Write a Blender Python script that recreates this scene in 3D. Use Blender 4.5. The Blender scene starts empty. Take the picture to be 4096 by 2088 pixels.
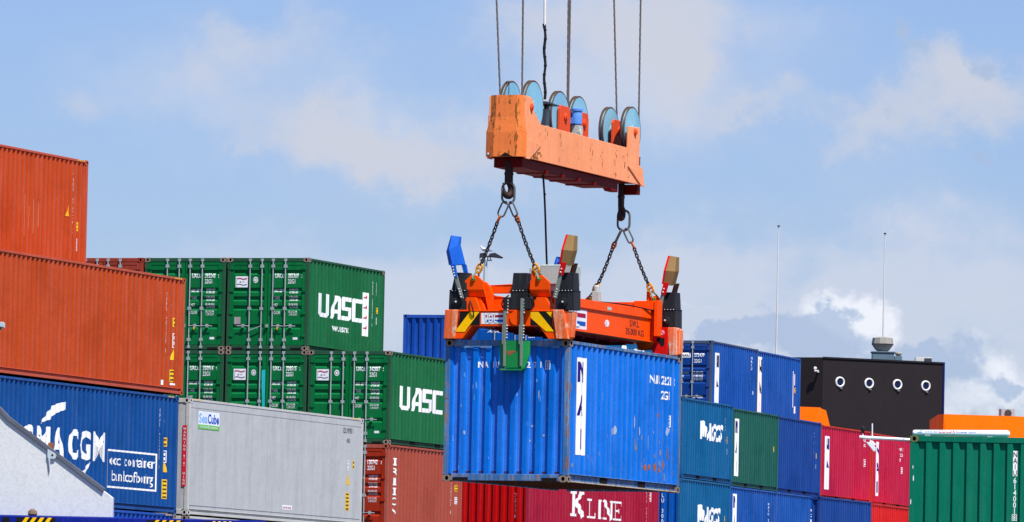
import bpy, bmesh, math, random
from mathutils import Vector, Matrix, Euler

random.seed(7)
SC = bpy.context.scene
COL = SC.collection
R = math.radians

# ------------------------------------------------------------------ camera
cam = bpy.data.cameras.new("camera")
cam.sensor_width = 36.0
cam.lens = 29357.5 / 4096 * 36.0
cam.clip_start = 1.0
cam.clip_end = 6000.0
cam_o = bpy.data.objects.new("camera", cam)
COL.objects.link(cam_o)
_r = Vector((0.99978228, -0.00123358, 0.02082964))
_u = Vector((-0.02086614, -0.05910575, 0.99803362))
_f = Vector((0.0, 0.99825096, 0.05911863))
M = Matrix((( _r.x, _u.x, -_f.x, 0.0), (_r.y, _u.y, -_f.y, 0.0), (_r.z, _u.z, -_f.z, 0.877), (0, 0, 0, 1)))
cam_o.matrix_world = M
SC.camera = cam_o

# ------------------------------------------------------------------ light, sky, exposure
SUN_DIR = Vector((0.28, -0.4425, 0.93)).normalized()
sun = bpy.data.lights.new("sun", "SUN")
sun.energy = 5.0
sun.angle = R(0.5)
sun.color = (1.0, 0.955, 0.90)
sun_o = bpy.data.objects.new("sun", sun)
sun_o.rotation_euler = SUN_DIR.to_track_quat("Z", "Y").to_euler()
sun_o.location = (60, -60, 120)
COL.objects.link(sun_o)

SC.view_settings.view_transform = "Standard"
SC.view_settings.look = "None"
SC.view_settings.gamma = 1.0
SC.view_settings.use_curve_mapping = False
SC.view_settings.exposure = 0.55


def nd(nt, typ, x=None, **kw):
    n = nt.nodes.new(typ)
    for k, v in kw.items():
        setattr(n, k, v)
    return n


def mathn(nt, op, a, b=None, c=None, clamp=False):
    n = nt.nodes.new("ShaderNodeMath")
    n.operation = op
    n.use_clamp = clamp
    for i, v in enumerate((a, b, c)):
        if v is None:
            continue
        if isinstance(v, (int, float)):
            n.inputs[i].default_value = v
        else:
            nt.links.new(v, n.inputs[i])
    return n.outputs[0]


def mixc(nt, fac, a, b):
    n = nt.nodes.new("ShaderNodeMix")
    n.data_type = "RGBA"
    n.clamp_factor = True
    for sock, v in ((n.inputs[0], fac), (n.inputs[6], a), (n.inputs[7], b)):
        if isinstance(v, (int, float)):
            sock.default_value = v
        elif isinstance(v, (tuple, list)):
            sock.default_value = (v[0], v[1], v[2], 1.0)
        else:
            nt.links.new(v, sock)
    return n.outputs[2]


def ramp(nt, val, a, b):
    """smoothstep from a to b"""
    n = nt.nodes.new("ShaderNodeMapRange")
    n.interpolation_type = "SMOOTHSTEP"
    n.inputs[1].default_value = a
    n.inputs[2].default_value = b
    nt.links.new(val, n.inputs[0])
    return n.outputs[0]


def build_world():
    w = bpy.data.worlds.new("World")
    SC.world = w
    w.use_nodes = True
    nt = w.node_tree
    nt.nodes.clear()
    out = nt.nodes.new("ShaderNodeOutputWorld")
    bg = nt.nodes.new("ShaderNodeBackground")
    bg.inputs[1].default_value = 0.10
    sky = nt.nodes.new("ShaderNodeTexSky")
    sky.sky_type = "NISHITA"
    sky.sun_disc = False
    sky.sun_elevation = math.asin(SUN_DIR.z)
    sky.sun_rotation = math.atan2(SUN_DIR.x, SUN_DIR.y)
    sky.air_density = 1.0
    sky.dust_density = 0.6
    sky.ozone_density = 2.0
    tc = nt.nodes.new("ShaderNodeTexCoord")
    sep = nt.nodes.new("ShaderNodeSeparateXYZ")
    nt.links.new(tc.outputs["Generated"], sep.inputs[0])
    x, y, z = sep.outputs
    ys = mathn(nt, "MAXIMUM", y, 0.05)
    # compass bearing and height of the ray, in small angular units
    az = mathn(nt, "MULTIPLY", mathn(nt, "DIVIDE", x, ys), 29.36)
    el = mathn(nt, "MULTIPLY", mathn(nt, "DIVIDE", z, ys), 29.36)
    comb = nt.nodes.new("ShaderNodeCombineXYZ")
    nt.links.new(az, comb.inputs[0])
    nt.links.new(el, comb.inputs[1])
    P = comb.outputs[0]

    def noise(scale, detail, rough, off, sy=1.0, dist=0.0):
        mp = nt.nodes.new("ShaderNodeMapping")
        mp.inputs["Location"].default_value = off
        mp.inputs["Scale"].default_value = (1.0, sy, 1.0)
        nt.links.new(P, mp.inputs[0])
        n = nt.nodes.new("ShaderNodeTexNoise")
        n.inputs["Scale"].default_value = scale
        n.inputs["Detail"].default_value = detail
        n.inputs["Roughness"].default_value = rough
        n.inputs["Distortion"].default_value = dist
        nt.links.new(mp.outputs[0], n.inputs["Vector"])
        return n.outputs["Fac"]

    n1 = noise(1.5, 7, 0.55, (3.1, 1.7, 0), 1.25, 0.25)
    n2 = noise(4.5, 6, 0.60, (7.7, 4.2, 2.0), 1.2, 0.2)
    n3 = noise(0.55, 3, 0.5, (1.2, 9.4, 5.0), 1.6)
    n4 = noise(2.4, 6, 0.58, (9.9, 2.4, 8.0), 1.1, 0.3)

    # push the cloud outlines about with two scales of turbulence
    def warp(scale, amp, off):
        mp = nt.nodes.new("ShaderNodeMapping")
        mp.inputs["Location"].default_value = off
        nt.links.new(P, mp.inputs[0])
        n = nt.nodes.new("ShaderNodeTexNoise")
        n.inputs["Scale"].default_value = scale
        n.inputs["Detail"].default_value = 5
        n.inputs["Roughness"].default_value = 0.62
        nt.links.new(mp.outputs[0], n.inputs["Vector"])
        sp_ = nt.nodes.new("ShaderNodeSeparateColor")
        nt.links.new(n.outputs["Color"], sp_.inputs[0])
        return [mathn(nt, "MULTIPLY", mathn(nt, "SUBTRACT", sp_.outputs[i], 0.5), amp) for i in (0, 1)]
    w1 = warp(2.2, 0.42, (2.0, 5.0, 1.0))
    w2 = warp(7.0, 0.20, (8.0, 1.0, 4.0))
    azw = mathn(nt, "ADD", az, mathn(nt, "ADD", w1[0], w2[0]))
    elw = mathn(nt, "ADD", el, mathn(nt, "ADD", w1[1], w2[1]))

    def blob(cx, cy, sx, sy):
        dx = mathn(nt, "DIVIDE", mathn(nt, "SUBTRACT", azw, cx), sx)
        dy = mathn(nt, "DIVIDE", mathn(nt, "SUBTRACT", elw, cy), sy)
        d2 = mathn(nt, "ADD", mathn(nt, "MULTIPLY", dx, dx), mathn(nt, "MULTIPLY", dy, dy))
        return mathn(nt, "EXPONENT", mathn(nt, "MULTIPLY", d2, -1.0))

    def px(X, Y):
        return (X - 2048) / 1000.0, (2783 - Y) / 1000.0

    def blobsum(lst):
        s = None
        for X, Y, sx, sy, k in lst:
            cx, cy = px(X, Y)
            b = mathn(nt, "MULTIPLY", blob(cx, cy, sx / 1000.0, sy / 1000.0), k)
            s = b if s is None else mathn(nt, "ADD", s, b)
        return s

    # soft, thin greyish-white veils
    veil = blobsum([(2450, 180, 560, 380, 0.85), (2250, 420, 420, 320, 0.5), (1500, 560, 620, 190, 0.8), (1850, 700, 420, 160, 0.6),
                    (980, 300, 620, 260, 0.5), (320, 380, 420, 200, 0.35), (3000, 90, 500, 200, 0.35), (3350, 480, 420, 200, 0.45),
                    (2200, 1330, 1600, 300, 0.8), (3500, 1080, 900, 260, 1.15), (3500, 1430, 900, 280, 1.1), (1500, 1150, 1100, 220, 0.55)])
    veil = mathn(nt, "MULTIPLY", veil, mathn(nt, "ADD", mathn(nt, "MULTIPLY", n1, 1.9), -0.25))
    veil = mathn(nt, "ADD", veil, mathn(nt, "MULTIPLY", mathn(nt, "SUBTRACT", n3, 0.5), 0.5))
    bands = noise(0.9, 5, 0.5, (4.4, 3.3, 1.0), 7.0, 0.4)
    veil = mathn(nt, "ADD", veil, mathn(nt, "MULTIPLY", mathn(nt, "SUBTRACT", bands, 0.5), mathn(nt, "MULTIPLY", ramp(nt, el, 2.3, 1.6), 0.55)))
    veil_f = mathn(nt, "MULTIPLY", ramp(nt, veil, 0.08, 0.95), 0.82)
    # billowing heaps: pale grey ones high up, bright ones low down
    hn = mathn(nt, "ADD", mathn(nt, "MULTIPLY", n4, 0.75), mathn(nt, "MULTIPLY", n2, 0.35))

    def heaps(lst, gain, lo, hi):
        h = blobsum(lst)
        v = mathn(nt, "ADD", h, mathn(nt, "MULTIPLY", mathn(nt, "SUBTRACT", hn, 0.55), gain))
        return mathn(nt, "MULTIPLY", ramp(nt, v, lo, hi), ramp(nt, h, 0.04, 0.35))
    pale_f = heaps([(3730, 230, 190, 150, 1.0), (3920, 390, 260, 150, 1.0), (3480, 430, 180, 110, 0.9), (3370, 560, 170, 70, 0.6), (3050, 380, 200, 70, 0.7), (2900, 420, 160, 60, 0.5),
                    (2700, 110, 280, 170, 1.0), (2770, 240, 90, 70, 0.8), (2300, 90, 400, 170, 1.0), (2600, 330, 130, 150, 0.5),
                    (1250, 470, 190, 140, 1.0), (1480, 590, 300, 110, 1.0), (1800, 670, 380, 110, 0.95), (1250, 130, 280, 110, 0.75), (850, 330, 280, 160, 0.7), (350, 480, 250, 120, 0.45), (2050, 560, 200, 120, 0.6), (1000, 560, 140, 70, 0.5), (1060, 210, 200, 60, 0.4)], 2.3, 0.15, 1.35)
    pale_f = mathn(nt, "MULTIPLY", pale_f, 0.92)
    heap_f = heaps([(3420, 1210, 170, 90, 1.0), (3520, 1290, 90, 110, 1.0), (3280, 1180, 130, 50, 0.7), (2930, 1330, 60, 40, 0.7), (3055, 1310, 60, 40, 0.6), (3040, 1390, 120, 40, 0.8), (2760, 1320, 120, 60, 0.4),
                    (3950, 1400, 170, 110, 0.9), (4040, 1560, 130, 110, 0.9), (3820, 1560, 120, 90, 0.6), (3760, 1640, 120, 60, 0.5), (2790, 1145, 120, 12, 0.35), (1790, 1080, 240, 60, 0.25)], 2.2, 0.30, 1.25)
    # shaded bellies in front of the bright heaps
    belly = blobsum([(3250, 1300, 240, 150, 1.1), (3000, 1340, 200, 90, 0.6), (3640, 1500, 260, 120, 0.7), (3360, 1260, 80, 80, 0.7), (3600, 110, 90, 70, 0.7), (3700, 160, 60, 60, 0.4), (4000, 1510, 80, 50, 0.9), (3720, 1420, 150, 70, 0.7),
                     (3930, 570, 100, 60, 0.4), (2920, 1270, 110, 60, 0.8), (3900, 240, 60, 50, 0.6), (3560, 400, 60, 40, 0.5), (1600, 480, 80, 30, 0.4), (3850, 1330, 120, 60, 0.5)])
    belly_v = mathn(nt, "ADD", belly, mathn(nt, "MULTIPLY", mathn(nt, "SUBTRACT", n2, 0.5), 1.5))
    belly_f = mathn(nt, "MULTIPLY", ramp(nt, belly_v, 0.35, 0.75), ramp(nt, belly, 0.05, 0.3))

    front = ramp(nt, y, 0.3, 0.6)
    veil_f = mathn(nt, "MULTIPLY", veil_f, front)
    heap_f = mathn(nt, "MULTIPLY", heap_f, front)
    belly_f = mathn(nt, "MULTIPLY", mathn(nt, "MULTIPLY", belly_f, front), 0.8)

    hs = nt.nodes.new("ShaderNodeMix")
    hs.data_type = "RGBA"
    hs.blend_type = "MULTIPLY"
    hs.inputs[0].default_value = 1.0
    hs.inputs[7].default_value = SKY_TINT
    nt.links.new(sky.outputs[0], hs.inputs[6])
    c = hs.outputs[2]
    c = mixc(nt, veil_f, c, VEIL)
    c = mixc(nt, mathn(nt, "MULTIPLY", pale_f, front), c, PALE)
    c = mixc(nt, heap_f, c, HEAP)
    c = mixc(nt, belly_f, c, BELLY)
    nt.links.new(c, bg.inputs[0])
    nt.links.new(bg.outputs[0], out.inputs[0])


SKY_TINT = (0.56, 0.63, 0.90, 1.0)
PALE = (4.2, 4.42, 5.1)
VEIL = (4.3, 4.65, 5.55)
HEAP = (5.9, 6.15, 6.7)
BELLY = (2.75, 3.55, 5.0)
build_world()

# ------------------------------------------------------------------ materials


def S(r, g, b):
    def f(c):
        c /= 255.0
        return c / 12.92 if c <= 0.04045 else ((c + 0.055) / 1.055) ** 2.4
    return (f(r), f(g), f(b))


MATS = {}


def paint(name, rgb, rust=0.2, fade=0.25, rough=0.5, metal=0.0, dent=0.35, rustcol=(0.16, 0.06, 0.025), dark=0.0, streak=6.0, fadecol=None, wear=0.0, mottle=0.5):
    """painted steel: uneven sun-faded paint with vertical streaks, rust specks and shallow dents"""
    if name in MATS:
        return MATS[name]
    m = bpy.data.materials.new(name)
    MATS[name] = m
    m.use_nodes = True
    nt = m.node_tree
    b = nt.nodes["Principled BSDF"]
    tc = nt.nodes.new("ShaderNodeTexCoord")
    oi = nt.nodes.new("ShaderNodeObjectInfo")
    add = nt.nodes.new("ShaderNodeVectorMath")
    add.operation = "MULTIPLY_ADD"
    nt.links.new(oi.outputs["Random"], add.inputs[0])
    add.inputs[1].default_value = (37.0, 23.0, 11.0)
    nt.links.new(tc.outputs["Object"], add.inputs[2])

    def noise(scale, detail, rough_, sc=(1, 1, 1)):
        mp = nt.nodes.new("ShaderNodeMapping")
        mp.inputs["Scale"].default_value = sc
        nt.links.new(add.outputs[0], mp.inputs[0])
        n = nt.nodes.new("ShaderNodeTexNoise")
        n.inputs["Scale"].default_value = scale
        n.inputs["Detail"].default_value = detail
        n.inputs["Roughness"].default_value = rough_
        nt.links.new(mp.outputs[0], n.inputs["Vector"])
        return n.outputs["Fac"]

    big = noise(0.7, 4, 0.6)
    st = noise(1.0, 6, 0.72, (streak * 1.25, streak * 1.25, 0.35))
    sp = noise(5.0, 6, 0.7)
    grain = noise(24.0, 3, 0.7)
    lum = sum(rgb) / 3
    fc = fadecol or tuple(min(1, c * 0.95 + 0.22 * (lum * 0.5 + 0.16)) for c in rgb)
    c = mixc(nt, mathn(nt, "MULTIPLY", ramp(nt, st, 0.42, 0.74), fade), rgb, fc)
    if wear > 0:
        geo = nt.nodes.new("ShaderNodeNewGeometry")
        wm_ = mathn(nt, "MULTIPLY", ramp(nt, geo.outputs["Pointiness"], 0.502, 0.535), mathn(nt, "ADD", mathn(nt, "MULTIPLY", st, 1.4), -0.25, clamp=True))
        c = mixc(nt, mathn(nt, "MULTIPLY", wm_, wear), c, tuple(min(1, v * 1.15 + 0.05 + 0.10 * lum) for v in rgb))
    dk = tuple(v * 0.62 for v in rgb)
    c = mixc(nt, mathn(nt, "MULTIPLY", ramp(nt, big, 0.46, 0.74), mottle + dark), c, dk)
    c = mixc(nt, mathn(nt, "MULTIPLY", ramp(nt, grain, 0.40, 0.75), 0.45), c, tuple(v * 0.66 for v in rgb))
    if rust > 0:
        rm = mathn(nt, "MULTIPLY", ramp(nt, mathn(nt, "ADD", mathn(nt, "MULTIPLY", sp, 0.75), mathn(nt, "MULTIPLY", st, 0.30)), 0.72 - 0.22 * rust, 0.80 - 0.16 * rust), min(1.0, 0.55 + rust))
        c = mixc(nt, rm, c, rustcol)
    nt.links.new(c, b.inputs["Base Color"])
    b.inputs["Metallic"].default_value = metal
    rr = mathn(nt, "ADD", mathn(nt, "MULTIPLY", big, 0.25), rough - 0.1)
    nt.links.new(rr, b.inputs["Roughness"])
    b.inputs["Specular IOR Level"].default_value = 0.07
    if dent > 0:
        dn = noise(1.6, 2, 0.5)
        bp = nt.nodes.new("ShaderNodeBump")
        bp.inputs["Strength"].default_value = dent
        bp.inputs["Distance"].default_value = 0.05
        nt.links.new(dn, bp.inputs["Height"])
        nt.links.new(bp.outputs[0], b.inputs["Normal"])
    return m


def plain(name, rgb, rough=0.6, metal=0.0):
    return paint(name, rgb, rust=0.0, fade=0.15, rough=rough, metal=metal, dent=0.0)


WHITE = paint("white_lettering_paint", (0.80, 0.81, 0.82), rust=0.0, fade=0.2, dent=0.0)
BLACKLET = plain("black_lettering_paint", (0.02, 0.02, 0.025))
NAVYLET = plain("navy_lettering_paint", (0.015, 0.01, 0.16))
YELLOW = paint("yellow_sticker", (0.82, 0.50, 0.02), rust=0.05, fade=0.2, dent=0.0)
GALV = paint("galvanised_steel", (0.36, 0.41, 0.41), rust=0.12, fade=0.4, rough=0.45, metal=0.25, dent=0.0)
DARKHOLE = plain("dark_hollow", (0.012, 0.010, 0.010), rough=0.9)
RUSTY = paint("rusty_casting_steel", (0.26, 0.20, 0.16), rust=0.6, fade=0.4, rough=0.8)
RUBBER = plain("door_seal_rubber", (0.012, 0.016, 0.014), rough=0.8)

# ------------------------------------------------------------------ mesh helpers


class MB:
    def __init__(self):
        self.v, self.f, self.mi = [], [], []

    def add(self, vs, fs, mi=0):
        o = len(self.v)
        self.v += [tuple(p) for p in vs]
        for f in fs:
            self.f.append(tuple(i + o for i in f))
            self.mi.append(mi)
        return self

    def box(self, x0, x1, y0, y1, z0, z1, mi=0):
        vs = [(x0, y0, z0), (x1, y0, z0), (x1, y1, z0), (x0, y1, z0), (x0, y0, z1), (x1, y0, z1), (x1, y1, z1), (x0, y1, z1)]
        return self.add(vs, [(3, 2, 1, 0), (4, 5, 6, 7), (0, 1, 5, 4), (1, 2, 6, 5), (2, 3, 7, 6), (3, 0, 4, 7)], mi)

    def prism(self, pts, axis, a, b, mi=0):
        """polygon pts in the plane across `axis`, extruded from a to b"""
        n = len(pts)

        def P(p, h):
            if axis == "x":
                return (h, p[0], p[1])
            if axis == "y":
                return (p[0], h, p[1])
            return (p[0], p[1], h)
        vs = [P(p, a) for p in pts] + [P(p, b) for p in pts]
        fs = [tuple(range(n)), tuple(range(2 * n - 1, n - 1, -1))]
        for i in range(n):
            j = (i + 1) % n
            fs.append((i, i + n, j + n, j))
        return self.add(vs, fs, mi)

    def frust(self, r0, z0, r1, z1, mi=0):
        """tapered box between two rectangles (x0,x1,y0,y1) at heights z0,z1"""
        vs = [(r0[0], r0[2], z0), (r0[1], r0[2], z0), (r0[1], r0[3], z0), (r0[0], r0[3], z0),
              (r1[0], r1[2], z1), (r1[1], r1[2], z1), (r1[1], r1[3], z1), (r1[0], r1[3], z1)]
        return self.add(vs, [(3, 2, 1, 0), (4, 5, 6, 7), (0, 1, 5, 4), (1, 2, 6, 5), (2, 3, 7, 6), (3, 0, 4, 7)], mi)

    def tube(self, pts, rad, seg=8, closed=False, mi=0, cap=True):
        pts = [Vector(p) for p in pts]
        n = len(pts)
        rads = rad if isinstance(rad, (list, tuple)) else [rad] * n
        rings = []
        up = None
        for i in range(n):
            if closed:
                t = (pts[(i + 1) % n] - pts[i - 1]).normalized()
            else:
                t = (pts[min(i + 1, n - 1)] - pts[max(i - 1, 0)]).normalized()
            if up is None:
                up = t.orthogonal().normalized()
            a = (up - t * up.dot(t))
            a = a.normalized() if a.length > 1e-6 else t.orthogonal().normalized()
            up = a
            b = t.cross(a)
            rings.append([pts[i] + (a * math.cos(2 * math.pi * k / seg) + b * math.sin(2 * math.pi * k / seg)) * rads[i] for k in range(seg)])
        vs = [p for r_ in rings for p in r_]
        fs = []
        m = n if closed else n - 1
        for i in range(m):
            j = (i + 1) % n
            for k in range(seg):
                l = (k + 1) % seg
                fs.append((i * seg + k, i * seg + l, j * seg + l, j * seg + k))
        if not closed and cap:
            fs.append(tuple(range(seg - 1, -1, -1)))
            fs.append(tuple((n - 1) * seg + k for k in range(seg)))
        return self.add(vs, fs, mi)

    def lathe(self, prof, c, axis="z", seg=20, mi=0):
        """profile (radius, height) turned about an axis through c"""
        vs, fs = [], []
        for (r_, h) in prof:
            for k in range(seg):
                a = 2 * math.pi * k / seg
                p, q = r_ * math.cos(a), r_ * math.sin(a)
                if axis == "z":
                    vs.append((c[0] + p, c[1] + q, c[2] + h))
                elif axis == "x":
                    vs.append((c[0] + h, c[1] + p, c[2] + q))
                else:
                    vs.append((c[0] + q, c[1] + h, c[2] + p))
        for i in range(len(prof) - 1):
            for k in range(seg):
                l = (k + 1) % seg
                fs.append((i * seg + k, i * seg + l, (i + 1) * seg + l, (i + 1) * seg + k))
        fs.append(tuple(range(seg - 1, -1, -1)))
        fs.append(tuple((len(prof) - 1) * seg + k for k in range(seg)))
        return self.add(vs, fs, mi)

    def ball(self, c, r_, mi=0, seg=10):
        prof = [(max(1e-3, r_ * math.sin(math.pi * i / 6)), -r_ * math.cos(math.pi * i / 6)) for i in range(7)]
        return self.lathe(prof, c, "z", seg, mi)

    def xf(self, mat):
        self.v = [tuple(mat @ Vector(p)) for p in self.v]
        return self

    def build(self, name, mats, parent=None, smooth=False, bevel=0.0, base=None):
        me = bpy.data.meshes.new(name)
        me.from_pydata(self.v, [], self.f)
        bm = bmesh.new()
        bm.from_mesh(me)
        bmesh.ops.recalc_face_normals(bm, faces=bm.faces)
        bm.to_mesh(me)
        bm.free()
        if not isinstance(mats, (list, tuple)):
            mats = [mats]
        for m in mats:
            me.materials.append(m)
        if len(me.polygons) == len(self.mi):
            for p, i in zip(me.polygons, self.mi):
                p.material_index = i
        o = bpy.data.objects.new(name, me)
        COL.objects.link(o)
        if parent is not None:
            o.parent = parent
            bs = parent.get("_base")
            if bs is not None:
                o.location = (-bs[0], -bs[1], -bs[2])
        if smooth:
            for p in me.polygons:
                p.use_smooth = True
            try:
                me.set_sharp_from_angle(angle=R(38))
            except Exception:
                pass
        if bevel > 0:
            md = o.modifiers.new("edge", "BEVEL")
            md.width = bevel
            md.segments = 2
            md.limit_method = "ANGLE"
            md.angle_limit = R(40)
        return o


def tag(o, label=None, cat=None, group=None, kind=None):
    if label:
        o["label"] = label
    if cat:
        o["category"] = cat
    if group:
        o["group"] = group
    if kind:
        o["kind"] = kind
    return o


def empty(name, loc, yaw=0.0, tilt=0.0):
    o = bpy.data.objects.new(name, None)
    o.empty_display_size = 0.3
    COL.objects.link(o)
    o.location = loc
    o.rotation_euler = (tilt, 0, -R(yaw))
    return o


# frame of the hanging load: X across its end, Y away from the camera, Z up
HO = Vector((-0.0529, 134.0007, 4.7772))
HYAW = 21.129
HM = Matrix.Translation(HO) @ Euler((0, 0, -R(HYAW))).to_matrix().to_4x4()


def hang_thing(name, base, tilt=0.0):
    """Empty inside the hanging frame; children are modelled in hanging coordinates"""
    o = empty(name, HM @ Vector(base), HYAW, tilt)
    o["_base"] = base
    return o


# ------------------------------------------------------------------ lettering
_fc = bpy.data.curves.new("letter_source", "FONT")
_fo = bpy.data.objects.new("letter_source", _fc)


def _cap():
    _fc.body = "H"
    m = _fo.to_mesh()
    h = max(v.co.y for v in m.vertices)
    _fo.to_mesh_clear()
    return h


CAP = _cap()


def text_polys(s, h, xs=0.75, bold=0.012, shear=0.0, align="l"):
    """letter outlines as (verts, faces) in the plane, capital height h, left foot at 0,0"""
    _fc.body = s
    _fc.offset = bold
    _fc.shear = shear
    _fc.resolution_u = 3
    _fc.space_character = 1.0 + 1.6 * max(0.0, bold - 0.01)
    m = _fo.to_mesh()
    k = h / CAP
    vs = [(v.co.x * k * xs, v.co.y * k) for v in m.vertices]
    fs = [tuple(p.vertices) for p in m.polygons]
    _fo.to_mesh_clear()
    if not vs:
        return [], []
    x0 = min(v[0] for v in vs)
    x1 = max(v[0] for v in vs)
    sh = -x0 if align == "l" else (-(x0 + x1) / 2 if align == "c" else -x1)
    return [(v[0] + sh, v[1]) for v in vs], fs


class Marks:
    """flat marks (letters, bars, stickers) collected in a face's own plane (s along, t up)"""

    def __init__(self):
        self.v, self.f, self.lay = [], [], []

    def add(self, vs, fs, s=0.0, t=0.0):
        o = len(self.v)
        n = (self.lay[-1] + 1) % 8 if self.lay else 0
        self.lay += [n] * len(vs)      # overlapping strokes lie a hair above one another
        self.v += [(a + s, b + t) for a, b in vs]
        self.f += [tuple(i + o for i in q) for q in fs]
        return self

    def text(self, string, s, t, h, xs=0.72, bold=0.012, shear=0.0, align="l", width=None):
        vs, fs = text_polys(string, h, xs, bold, shear, align)
        if width and vs:
            w = max(v[0] for v in vs) - min(v[0] for v in vs)
            k = width / w
            vs = [(a * k, b) for a, b in vs]
        return self.add(vs, fs, s, t)

    def column(self, string, s, t, h, step, xs=0.8, bold=0.012):
        """letters one below the other"""
        for i, ch in enumerate(string):
            if ch != " ":
                vs, fs = text_polys(ch, h, xs, bold, 0, "c")
                self.add(vs, fs, s, t - i * step)
        return self

    def rect(self, s0, t0, s1, t1):
        return self.add([(s0, t0), (s1, t0), (s1, t1), (s0, t1)], [(0, 1, 2, 3)])

    def outline(self, s0, t0, s1, t1, w):
        self.rect(s0, t0, s1, t0 + w).rect(s0, t1 - w, s1, t1)
        return self.rect(s0, t0 + w, s0 + w, t1 - w).rect(s1 - w, t0 + w, s1, t1 - w)

    def poly(self, pts):
        return self.add(pts, [tuple(range(len(pts)))])

    def disc(self, s, t, r_, n=16, sx=1.0):
        return self.poly([(s + sx * r_ * math.cos(2 * math.pi * k / n), t + r_ * math.sin(2 * math.pi * k / n)) for k in range(n)])

    def ring(self, s, t, r0, r1, n=18):
        vs = []
        for k in range(n):
            a = 2 * math.pi * k / n
            vs += [(s + r0 * math.cos(a), t + r0 * math.sin(a)), (s + r1 * math.cos(a), t + r1 * math.sin(a))]
        fs = [(2 * k, 2 * k + 1, (2 * k + 3) % (2 * n), (2 * k + 2) % (2 * n)) for k in range(n)]
        return self.add(vs, fs)

    def build(self, name, mat, parent, place, breaks=(), axis=0, label=None):
        """cut along the corrugation breaks, then lay on the surface with place(s, t)"""
        bm = bmesh.new()
        bv = [bm.verts.new((a, b, 0.0003 * l)) for (a, b), l in zip(self.v, self.lay)]
        for f in self.f:
            try:
                bm.faces.new([bv[i] for i in f])
            except ValueError:
                pass
        bmesh.ops.triangulate(bm, faces=bm.faces)
        if self.v:
            lo = min(p[axis] for p in self.v)
            hi = max(p[axis] for p in self.v)
            for b in breaks:
                if lo < b < hi:
                    co = (b, 0, 0) if axis == 0 else (0, b, 0)
                    no = (1, 0, 0) if axis == 0 else (0, 1, 0)
                    bmesh.ops.bisect_plane(bm, geom=bm.verts[:] + bm.edges[:] + bm.faces[:], dist=1e-5, plane_co=co, plane_no=no)
        for v in bm.verts:
            s_, t_, up = v.co
            p = Vector(place(s_, t_))
            n_ = (Vector(place(s_ + 1e-4, t_)) - p).cross(Vector(place(s_, t_ + 1e-4)) - p)
            v.co = p + (n_.normalized() * up if up and n_.length > 0 else Vector())
        me = bpy.data.meshes.new(name)
        bm.to_mesh(me)
        bm.free()
        me.materials.append(mat)
        o = bpy.data.objects.new(name, me)
        COL.objects.link(o)
        o.parent = parent
        bs = parent.get("_base")
        if bs is not None:
            o.location = (-bs[0], -bs[1], -bs[2])
        if label:
            o["label"] = label
        return o


# ------------------------------------------------------------------ shipping containers
HW = 1.219


def corr(a, b, n, depth, fo=0.26, fi=0.25):
    """trapezoid corrugation between a and b: list of (position, depth)"""
    p = (b - a) / n
    s = (1 - fo - fi) / 2
    out = [(a, 0.0)]
    for i in range(n):
        q = a + i * p
        out += [(q + p * fo / 2, 0.0), (q + p * (fo / 2 + s), depth), (q + p * (fo / 2 + s + fi), depth), (q + p * (1 - fo / 2), 0.0)]
    out.append((b, 0.0))
    return out


def prof_fn(pr):
    def f(s):
        if s <= pr[0][0] or s >= pr[-1][0]:
            return 0.0
        for (a, da), (b, db) in zip(pr, pr[1:]):
            if a <= s <= b:
                return da if b - a < 1e-9 else da + (db - da) * (s - a) / (b - a)
        return 0.0
    return f


def casting(mb, cx, cy, cz, sx, sy, sz):
    """corner casting as a hollow-eyed block; sx, sy, sz point outward"""
    X, Y, Z = 0.162, 0.178, 0.118
    x1, y1, z1 = cx, cy, cz
    x0, y0, z0 = cx - sx * X, cy - sy * Y, cz - sz * Z

    def eyed(o, du, dv, dn, lu, lv, ru, rv):
        N = 12
        ring, inner, back = [], [], []
        cu, cv = lu / 2, lv / 2
        for k in range(N):
            a = 2 * math.pi * k / N
            c_, s_ = math.cos(a), math.sin(a)
            m = max(abs(c_), abs(s_))
            ring.append(o + du * (cu + c_ / m * cu) + dv * (cv + s_ / m * cv))
            inner.append(o + du * (cu + c_ * ru) + dv * (cv + s_ * rv))
            back.append(o + du * (cu + c_ * ru) + dv * (cv + s_ * rv) - dn * 0.05)
        vs = ring + inner + back
        fs, mi = [], []
        for k in range(N):
            l = (k + 1) % N
            mb.add([ring[k], ring[l], inner[l], inner[k]], [(0, 1, 2, 3)], 0)
            mb.add([inner[k], inner[l], back[l], back[k]], [(0, 1, 2, 3)], 1)
        mb.add(back, [tuple(range(N))], 1)
    ex, ey, ez = Vector((1, 0, 0)), Vector((0, 1, 0)), Vector((0, 0, 1))
    xa, xb = min(x0, x1), max(x0, x1)
    ya, yb = min(y0, y1), max(y0, y1)
    za, zb = min(z0, z1), max(z0, z1)
    eyed(Vector((xa, y1, za)), ex, ez, ey * sy, X, Z, 0.034, 0.042)
    eyed(Vector((x1, ya, za)), ey, ez, ex * sx, Y, Z, 0.040, 0.034)
    eyed(Vector((xa, ya, z1)), ex, ey, ez * sz, X, Y, 0.032, 0.06)
    mb.add([(x0, ya, za), (x0, yb, za), (x0, yb, zb), (x0, ya, zb)], [(0, 1, 2, 3)], 0)
    mb.add([(xa, y0, za), (xb, y0, za), (xb, y0, zb), (xa, y0, zb)], [(0, 1, 2, 3)], 0)
    mb.add([(xa, ya, z0), (xb, ya, z0), (xb, yb, z0), (xa, yb, z0)], [(0, 1, 2, 3)], 0)


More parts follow.
